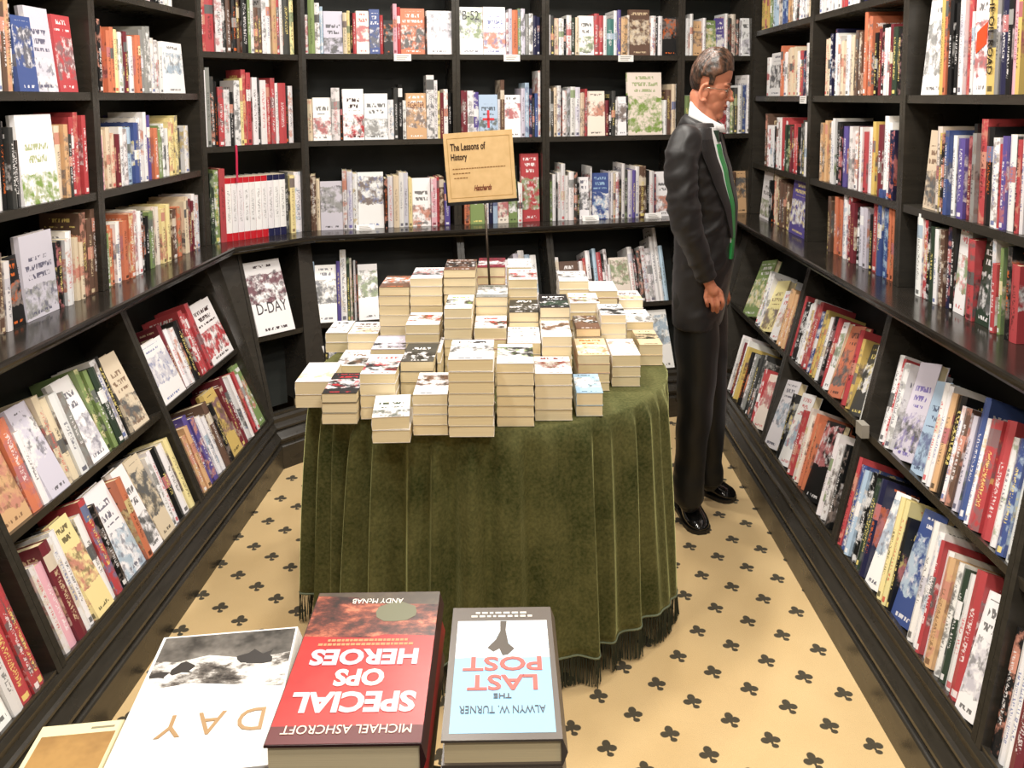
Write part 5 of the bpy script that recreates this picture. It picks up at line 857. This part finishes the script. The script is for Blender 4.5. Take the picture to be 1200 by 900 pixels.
# ------------------------------------------------------------------ the man
def remeshed(name, bm, voxel, mats, parent, smooth_it=4, fac=.5, head=False):
    bmesh.ops.recalc_face_normals(bm, faces=bm.faces)
    me = bpy.data.meshes.new('tmp'); bm.to_mesh(me); bm.free(); t_ = bpy.data.objects.new('tmp', me); ts = bpy.data.scenes.new('tmp'); ts.collection.objects.link(t_); vl = ts.view_layers[0]
    m = t_.modifiers.new('r', 'REMESH'); m.mode = 'VOXEL'; m.voxel_size = voxel; m.adaptivity = 0
    m = t_.modifiers.new('s', 'SMOOTH'); m.iterations = smooth_it; m.factor = fac
    me2 = bpy.data.meshes.new_from_object(t_.evaluated_get((vl.update(), vl.depsgraph)[1])); bpy.data.objects.remove(t_); bpy.data.scenes.remove(ts)
    if head:
        t_ = bpy.data.objects.new('tmp', me2); vg = t_.vertex_groups.new(name='h'); vg.add([v.index for v in me2.vertices if v.co.z > 1.45 and not (abs(((HM.inverted() @ v.co)).y) > .062 and (HM.inverted() @ v.co).x < .01)], 1, 'REPLACE')
        ts = bpy.data.scenes.new('tmp'); ts.collection.objects.link(t_); vl = ts.view_layers[0]
        m = t_.modifiers.new('s', 'SMOOTH'); m.iterations = 5; m.factor = .5; m.vertex_group = 'h'
        me2 = bpy.data.meshes.new_from_object(t_.evaluated_get((vl.update(), vl.depsgraph)[1])); bpy.data.objects.remove(t_); bpy.data.scenes.remove(ts)
    me2.materials.clear(); me2.shade_smooth(); me2.name = name
    return link(name, me2, mats, parent)
def ell(bm, c, r, M=None, seg=24, rings=16):
    m = Matrix.Translation(c) @ Matrix.Diagonal((*r, 1)); m = M @ m if M is not None else m
    rows = [[bm.verts.new(m @ Vector((math.sin(PI*j/rings)*math.cos(2*PI*i/seg), math.sin(PI*j/rings)*math.sin(2*PI*i/seg), math.cos(PI*j/rings)))) for i in range(seg)] for j in range(1, rings)]
    t0 = bm.verts.new(m @ Vector((0, 0, 1))); t1 = bm.verts.new(m @ Vector((0, 0, -1)))
    for i in range(seg):
        k = (i+1) % seg; bm.faces.new((t0, rows[0][i], rows[0][k])); bm.faces.new((t1, rows[-1][k], rows[-1][i]))
        for A_, B_ in zip(rows, rows[1:]): bm.faces.new((A_[i], B_[i], B_[k], A_[k]))
def chain(bm, pts, seg=20, sx=1., sy=1., caps=True):
    P_ = [Vector(p[:3]) for p in pts]; R_ = [p[3] for p in pts]
    # smooth interpolation
    Q = []; RR = []
    for i in range(len(P_)-1):
        for k in range(6):
            u = k/6; a = P_[max(i-1, 0)]; b = P_[i]; c = P_[i+1]; d = P_[min(i+2, len(P_)-1)]
            Q.append(.5*((2*b)+(c-a)*u+(2*a-5*b+4*c-d)*u*u+(3*b-a-3*c+d)*u**3)); RR.append(R_[i]*(1-u)+R_[i+1]*u)
    Q.append(P_[-1]); RR.append(R_[-1])
    tube(bm, Q, RR, seg, True, sx, sy)
    if caps:
        ell(bm, Q[0], (RR[0],)*3, seg=16, rings=10)
        if caps != 'top': ell(bm, Q[-1], (RR[-1],)*3, seg=16, rings=10)
ROOT = Vector((.735, 3.0, 0))
man = thing('person', 'man in charcoal suit, white shirt and green tie standing by the shelves, looking down', 'person', ROOT)
YAW = -.35; FD = Vector((math.cos(YAW), math.sin(YAW), 0)); LD = Vector((-math.sin(YAW), math.cos(YAW), 0))
def L_(p): return tuple(Vector(p[:3])-ROOT)+tuple(p[3:])
rings = MAN['rings']
def torso_at(z):
    rs = sorted(rings, key=lambda r: r[1])
    if z <= rs[0][1]: return rs[0][0], rs[0][2], rs[0][3]
    for a, b in zip(rs, rs[1:]):
        if z <= b[1]:
            u = (z-a[1])/(b[1]-a[1]); u = u*u*(3-2*u)*.5+u*.5; return tuple(a[i]*(1-u)+b[i]*u for i in (0, 2, 3))
    return rs[-1][0], rs[-1][2], rs[-1][3]
def surf(z, phi, off=0.):
    cx, a, b = torso_at(z); c, s = math.cos(phi), math.sin(phi); n = 2.25
    x = (a+off)*abs(c)**(2/n)*(1 if c > 0 else -1); y = (b+off)*abs(s)**(2/n)*(1 if s > 0 else -1)
    return Vector((cx, 2.98, z))+FD*x+LD*y-ROOT
bm = bmesh.new(); prev = None; zs = [.778+(1.515-.778)*k/40 for k in range(41)]; first = None
for z in zs:
    row = [bm.verts.new(surf(z, 2*PI*k/64)) for k in range(64)]
    if prev:
        for k in range(64): bm.faces.new((prev[k], prev[(k+1) % 64], row[(k+1) % 64], row[k]))
    else: bm.faces.new(row[::-1])
    prev = row
bm.faces.new(prev)
chain(bm, [L_(p) for p in MAN['near_sleeve']], caps=False); chain(bm, [L_(p) for p in MAN['far_sleeve']], caps=False)
ell(bm, L_(MAN['near_sleeve'][0])[:3], (.052, .055, .05)); ell(bm, L_(MAN['far_sleeve'][0])[:3], (.052, .055, .05))
jk = remeshed('jacket', bm, .0065, SUIT, man, 5)
elb = Vector(L_(MAN['near_sleeve'][3])[:3]); shp = Vector(L_(MAN['near_sleeve'][1])[:3])
NRMS = [v.normal.copy() for v in jk.data.vertices]
for v, vn in zip(jk.data.vertices, NRMS):
    p = v.co; w1 = math.exp(-((p.z-elb.z)/.13)**2) if p.y < elb.y+.09 else 0; w2 = math.exp(-((p-shp).length/.13)**2)
    q = Vector((p.x*7+p.z*6, p.y*5, p.z*17-p.x*13)); nn = .55-abs(noise.noise(q))*1.9+.35*noise.noise(q*2.3)
    base_ = .0022 if p.y > elb.y+.09 else .003
    v.co = p+vn*(nn*(base_+.0085*w1+.005*w2)) + vn*.003*noise.noise(p*5)
# back vent / hem edge, front opening and lapels as raised bands
def band(name, m, zlist, f0, f1, off, th, n=6, par=None):
    bm = bmesh.new(); A = []
    for z in zlist:
        a, b = f0(z), f1(z); top = [surf(z, a+(b-a)*k/n, off+th) for k in range(n+1)]; bot = [surf(z, a+(b-a)*k/n, off-.012) for k in range(n+1)]
        A.append([bm.verts.new(p) for p in top+bot[::-1]])
    for P_, Q_ in zip(A, A[1:]):
        for k in range(len(P_)): bm.faces.new((P_[k], P_[(k+1) % len(P_)], Q_[(k+1) % len(P_)], Q_[k]))
    bm.faces.new(A[0][::-1]); bm.faces.new(A[-1]); return obj_bm(name, bm, m, par or man, smooth=False)
lin = lambda z, z0, a, z1, b: a+(b-a)*max(0, min(1, (z-z0)/(z1-z0)))
zz = [1.03+(1.50-1.03)*k/24 for k in range(25)]
PH = -.42      # centre line of the shirt front, on the side the camera sees
band('shirt', SHIRT, [z for z in zz if z > 1.08], lambda z: PH-lin(z, 1.05, .02, 1.5, .62), lambda z: PH+lin(z, 1.05, .02, 1.5, .55), .002, .003)
band('tie', TIE, [z for z in zz if z < 1.45], lambda z: PH-lin(z, 1.03, .05, 1.45, .11)-.01, lambda z: PH+lin(z, 1.03, .05, 1.45, .11)+.01, .004, .006)
lap = band('lapel', SUIT, [z for z in zz if z > 1.10], lambda z: PH-lin(z, 1.10, .06, 1.5, 1.05)-.06, lambda z: PH-lin(z, 1.10, .035, 1.5, .36), .004, .006)
band('lapel', SUIT, [z for z in zz if z > 1.10], lambda z: PH+lin(z, 1.10, .035, 1.5, .33), lambda z: PH+lin(z, 1.10, .06, 1.5, 1.05)+.06, .004, .006)
# trousers
for k_ in ('near_leg', 'far_leg'): p_ = MAN[k_][-1]; MAN[k_] = MAN[k_][:-1]+[[p_[0]+.004, p_[1]-.004, .085, p_[3]+.004]]
bm = bmesh.new(); chain(bm, [L_(p) for p in MAN['near_leg']], caps='top'); chain(bm, [L_(p) for p in MAN['far_leg']], caps='top')
ell(bm, Vector((.70, 2.975, .87))-ROOT, (.088, .155, .11)); tr = remeshed('trousers', bm, .0065, TROUS, man, 5)
NRMS = [v.normal.copy() for v in tr.data.vertices]
for v, vn in zip(tr.data.vertices, NRMS):
    p = v.co; q = Vector((p.x*8, p.y*8, p.z*9+p.x*7)); v.co = p+vn*(.006*noise.noise(q)+.004*math.exp(-((p.z-.16)/.08)**2)*noise.noise(q*3))
# shoes
def shoe(heel, toe, nm):
    h = Vector(heel)-ROOT; e = Vector(toe)-ROOT; d = (e-h); Ln = d.length; d.normalize(); s = Vector((-d.y, d.x, 0))
    secs = [(-.02, .018, .060), (.03, .034, .085), (.15, .037, .098), (.32, .036, .10), (.45, .038, .088), (.58, .043, .066), (.72, .046, .052), (.86, .042, .044), (.95, .030, .034), (1.0, .012, .022)]
    bm = bmesh.new(); pr = None
    for u, w, z in secs:
        c = h+d*Ln*u; row = []
        for k in range(20):
            a = 2*PI*k/20; y = w*math.cos(a); zz_ = .012+(z-.012)*.5*(1+math.sin(a)) if math.sin(a) > -.3 else .012+(z-.012)*.35*(1+math.sin(a))
            row.append(bm.verts.new(c+s*y+Vector((0, 0, zz_))))
        if pr:
            for k in range(20): bm.faces.new((pr[k], pr[(k+1) % 20], row[(k+1) % 20], row[k]))
        else: bm.faces.new(row[::-1])
        pr = row
    bm.faces.new(pr)
    sh = remeshed('shoe', bm, .005, SHOE, man, 3)
    bm = bmesh.new(); pl = []
    for u, w, z in secs: pl.append(h+d*Ln*u+s*(w+.003))
    for u, w, z in reversed(secs): pl.append(h+d*Ln*u-s*(w+.003))
    add_prism(bm, [p+Vector((0, 0, .0005)) for p in pl], [p+Vector((0, 0, .015)) for p in pl]); add_prism(bm, [p+Vector((0, 0, .0005)) for p in (h+s*.03, h-s*.03, h+d*.07-s*.034, h+d*.07+s*.034)], [p+Vector((0, 0, .022)) for p in (h+s*.03, h-s*.03, h+d*.07-s*.034, h+d*.07+s*.034)])
    obj_bm('sole', bm, SOLE, sh)
    bm = bmesh.new()
    for u in (.38, .45, .52):
        c = h+d*Ln*u; z = .092-(u-.38)*.22; tube(bm, [c-s*.020+Vector((0, 0, z-.008)), c+Vector((0, 0, z+.003)), c+s*.020+Vector((0, 0, z-.008))], .0022, 6)
    obj_bm('shoelace', bm, SOLE, sh)
shoe(MAN['near_shoe'][0], MAN['near_shoe'][1], 'near'); shoe(MAN['far_shoe'][0], MAN['far_shoe'][1], 'far')
# body: head, neck, hidden trunk and limbs, hands: one surface
HC = Vector(MAN['head'])-ROOT
HY = -.30; HP = .26    # turn towards camera, look down
HM = Matrix.Translation(HC) @ Matrix.Rotation(HY, 4, 'Z') @ Matrix.Rotation(HP, 4, 'Y')
bm = bmesh.new()
def e_(c, r): ell(bm, c, r, HM)
e_((-.010, 0, .038), (.070, .070, .092)); e_((.010, 0, -.015), (.052, .062, .095)); e_((.026, 0, -.062), (.038, .050, .058)); e_((.046, 0, -.104), (.022, .028, .020)); e_((.020, 0, -.090), (.034, .042, .028))
e_((.046, 0, .010), (.018, .048, .012)); e_((.040, .030, -.028), (.018, .022, .024)); e_((.040, -.030, -.028), (.018, .022, .024))
e_((.057, 0, -.006), (.010, .009, .020)); e_((.069, 0, -.022), (.012, .009, .020)); e_((.078, 0, -.036), (.012, .013, .010)); e_((.063, .011, -.039), (.008, .008, .007)); e_((.063, -.011, -.039), (.008, .008, .007))
e_((.062, 0, -.063), (.012, .024, .006)); e_((.060, 0, -.073), (.012, .021, .007)); e_((.052, 0, -.087), (.012, .022, .008))
e_((-.002, .030, -.075), (.036, .022, .030)); e_((-.002, -.030, -.075), (.036, .022, .030))
for sg in (1, -1):
    for k in range(24):
        a = -1.9+3.6*k/23; e_((-.016-.016*math.cos(a)*.9, sg*.071, -.034+.030*math.sin(a)), (.0065, .007, .0065))
    e_((-.014, sg*.066, -.034), (.014, .006, .026)); e_((-.008, sg*.067, -.062), (.008, .006, .009))
nk = HM @ Vector((-.026, 0, -.05))
chain(bm, [tuple(nk)+(.044,), tuple(Vector((.703, 2.98, 1.54))-ROOT)+(.046,), tuple(Vector((.702, 2.98, 1.44))-ROOT)+(.06,)])
ell(bm, Vector((.705, 2.98, 1.36))-ROOT, (.045, .13, .09)); ell(bm, Vector((.712, 2.98, 1.12))-ROOT, (.07, .12, .22)); ell(bm, Vector((.700, 2.975, .88))-ROOT, (.07, .12, .09))
for key, tr_ in (('near_sleeve', .62), ('far_sleeve', .62)): chain(bm, [L_(p[:3]+[p[3]*tr_]) for p in MAN[key]])
for key in ('near_leg', 'far_leg'): chain(bm, [L_(p[:3]+[p[3]*.7]) for p in MAN[key]])
def hand(off, flip=1):
    o_ = Vector(off)
    W_ = Vector(MAN['wrist'])-ROOT+o_
    sp_ = [Vector((.0045*(1.5-k), .003*abs(k-1.5), -.002*k)) for k in range(4)]
    kn = [Vector(p)-ROOT+o_+sp_[k] for k, p in enumerate(MAN['knuck'])]; md_ = [Vector(p)-ROOT+o_+sp_[k]*1.1 for k, p in enumerate(MAN['mid'])]; tp = [Vector(p)-ROOT+o_+sp_[k]*.8 for k, p in enumerate(MAN['tip'])]
    cuff = Vector(MAN['near_sleeve'][-1][:3])-ROOT+o_
    chain(bm, [tuple(cuff+Vector((-.004, 0, .01)))+(.020,), tuple(W_)+(.019,), tuple(W_*.45+kn[1]*.55)+(.021,)])
    for k in range(4):
        r_ = (.0074, .0076, .0073, .0066)[k]; ln = (0, -.006, -.002, .008)[k]
        chain(bm, [tuple(W_*.7+kn[k]*.3)+(.011,), tuple(kn[k])+(r_*1.15,)], seg=12)
        m_ = md_[k]+Vector((0, -.003, ln)); t_ = tp[k]+Vector((0, 0.002, ln*1.6))
        chain(bm, [tuple(kn[k])+(r_*1.1,), tuple(m_)+(r_,), tuple(t_)+(r_*.88,)], seg=12)
    th = [Vector(p)-ROOT+o_ for p in MAN['thumb']]; chain(bm, [tuple(th[0])+(.012,), tuple(th[1])+(.0105,), tuple(th[2])+(.0085,)], seg=12)
hand((0, 0, 0)); hand(Vector(MAN['far_sleeve'][-1][:3])-Vector(MAN['near_sleeve'][-1][:3]))
body = remeshed('body', bm, .0027, [SKIN, LIP, TROUS], man, 2, .5, True)
HMi = HM.inverted()
for p in body.data.polygons:
    c = HMi @ p.center
    if p.center.z < .5: p.material_index = 2
    if (c.y/.0215)**2+((c.z+.0685)/.0095)**2 < 1 and c.x > .052: p.material_index = 1
for sg in (1, -1):
    bm = bmesh.new(); ell(bm, (.0455, sg*.026, -.008), (.0125, .0125, .0125), HM, 16, 10); ey = obj_bm('eye', bm, EYEW, man, True)
    bm = bmesh.new(); ell(bm, (.0555, sg*.0262, -.012), (.0035, .0055, .0055), HM, 12, 8); obj_bm('iris', bm, IRIS, ey, True)
    bm = bmesh.new(); ell(bm, (.0470, sg*.026, -.0035), (.0125, .0145, .0085), HM, 16, 10); obj_bm('eyelid', bm, SKIN, man, True)
    bm = bmesh.new(); tube(bm, [HM @ Vector(q) for q in ((.061, sg*.010, .013), (.060, sg*.024, .018), (.050, sg*.042, .014))], [.0035, .004, .002], 8); obj_bm('eyebrow', bm, HAIR, man, True)
bm = bmesh.new(); tube(bm, [HM @ Vector((.0740-18*y*y, y, -.0675-4*y*y)) for y in (-.020, -.013, -.006, 0, .006, .013, .020)], [.0006, .0014, .0017, .0018, .0017, .0014, .0006], 6); obj_bm('mouth_line', bm, mat('mouth_shadow', (.09, .02, .02), .6), man, True)
# hair: cap with a parting and side hair over the ear
bm = bmesh.new(); NU, NV = 96, 60; rows = []
for j in range(NV+1):
    ph = PI*j/NV; row = []
    for i in range(NU):
        th = 2*PI*i/NU; d = Vector((math.sin(ph)*math.cos(th), math.sin(ph)*math.sin(th), math.cos(ph)))
        c = Vector((-.010, 0, .036)); fwd_ = d.x; side = abs(d.y)
        # hair line height: high over the forehead, low at the back, sideburn before the ear
        ang = math.atan2(abs(d.y), d.x)     # 0 front .. pi back
        line = .25 if ang < .60 else .25-(ang-.60)*.45 if ang < 1.30 else -.42 if ang < 1.58 else (-.16 if ang < 2.0 else -.72 if ang > 2.15 else -.16-(ang-2.0)*3.7)
        k = max(0., min(1., (d.z-line)/.10+.5)); r = Vector((.072 if d.x > 0 else .079, .078, .101))
        wave = .0022*noise.noise(Vector((d.x*5+d.z*8, d.y*26, d.z*5)))+.0025*noise.noise(d*3.2)
        tuft = .006*math.exp(-((ang-.2)/.6)**2-((d.z-.75)/.25)**2)
        p = Vector((d.x*r.x, d.y*r.y, d.z*r.z))*(1+(wave+tuft)/.08*k); q = Vector((d.x*.055, d.y*.055, d.z*.08))
        row.append(bm.verts.new(HM @ (c+q*(1-k)+p*k)))
    rows.append(row)
for A_, B_ in zip(rows, rows[1:]):
    for i in range(NU): bm.faces.new((A_[i], A_[(i+1) % NU], B_[(i+1) % NU], B_[i]))
bmesh.ops.remove_doubles(bm, verts=bm.verts, dist=.00005)
obj_bm('hair', bm, HAIR, man, True)
# shirt collar and tie knot
bm = bmesh.new(); nc = Vector((.706, 2.98, 0))-ROOT; prev = None
for k in range(33):
    a = -PI+2*PI*k/32; fr = math.cos(a); r1_, r2_ = .060, .066
    zlo = 1.500-.022*max(fr, -.3); zhi = 1.551-.044*fr
    dirv = (FD*math.cos(a)+LD*math.sin(a)); tilt = .010*fr
    row = [bm.verts.new(nc+dirv*(r2_+.006+tilt)+Vector((0, 0, zlo))), bm.verts.new(nc+dirv*(r1_+tilt)+Vector((0, 0, zhi))), bm.verts.new(nc+dirv*(r1_-.004+tilt)+Vector((0, 0, zhi))), bm.verts.new(nc+dirv*(r2_-.002+tilt)+Vector((0, 0, zlo)))]
    if prev:
        for i in range(4): bm.faces.new((prev[i], prev[(i+1) % 4], row[(i+1) % 4], row[i]))
    prev = row
obj_bm('shirt_collar', bm, SHIRT, man, True)
kp = surf(1.478, PH, .010); bm = bmesh.new()
add_prism(bm, [kp+FD*-.015+LD*-.009+Vector((0, 0, -.028)), kp+FD*-.015+LD*.009+Vector((0, 0, -.028)), kp+FD*.008+LD*.009+Vector((0, 0, -.028)), kp+FD*.008+LD*-.009+Vector((0, 0, -.028))],
              [kp+FD*-.015+LD*-.016+Vector((0, 0, .012)), kp+FD*-.015+LD*.016+Vector((0, 0, .012)), kp+FD*.006+LD*.016+Vector((0, 0, .012)), kp+FD*.006+LD*-.016+Vector((0, 0, .012))])
obj_bm('tie_knot', bm, TIED, man, bevel=.003)
# jacket collar rolling round the neck
bm = bmesh.new(); prev = None
for k in range(25):
    a = .75+(2*PI-1.5)*k/24; bk = -math.cos(a); dirv = (FD*math.cos(a)+LD*math.sin(a)); zc_ = 1.500+.030*bk
    row = [bm.verts.new(nc+dirv*(.068)+Vector((0, 0, zc_+.018))), bm.verts.new(nc+dirv*(.082)+Vector((0, 0, zc_+.004))), bm.verts.new(nc+dirv*(.098)+Vector((0, 0, zc_-.030))), bm.verts.new(nc+dirv*(.060)+Vector((0, 0, zc_-.030)))]
    if prev:
        for i in range(4): bm.faces.new((prev[i], prev[(i+1) % 4], row[(i+1) % 4], row[i]))
    prev = row
obj_bm('jacket_collar', bm, SUIT, man, True)
# glasses
gl = bpy.data.objects.new('glasses', None); COL.objects.link(gl); gl.parent = man
for sg in (1, -1):
    bm = bmesh.new(); pts = []
    for k in range(25):
        a = 2*PI*k/24; pts.append(HM @ Vector((.064-.004*abs(math.cos(a)), sg*(.027+.019*math.cos(a)), -.011+.0145*math.sin(a))))
    tube(bm, pts, .0011, 6, cap=False); obj_bm('rim', bm, GLASSF, gl, True)
    bm = bmesh.new(); bm.faces.new([bm.verts.new(p) for p in pts[:-1]]); ln_ = obj_bm('lens', bm, LENS, gl)
    bm = bmesh.new(); tube(bm, [HM @ Vector(q) for q in ((.060, sg*.047, -.007), (.030, sg*.066, -.010), (-.008, sg*.0755, -.014), (-.024, sg*.075, -.026))], .0014, 6); obj_bm('temple_arm', bm, GLASSF, gl, True)
bm = bmesh.new(); tube(bm, [HM @ Vector(q) for q in ((.064, -.008, -.008), (.071, 0, -.005), (.064, .008, -.008))], .0012, 6); obj_bm('bridge', bm, GLASSF, gl, True)
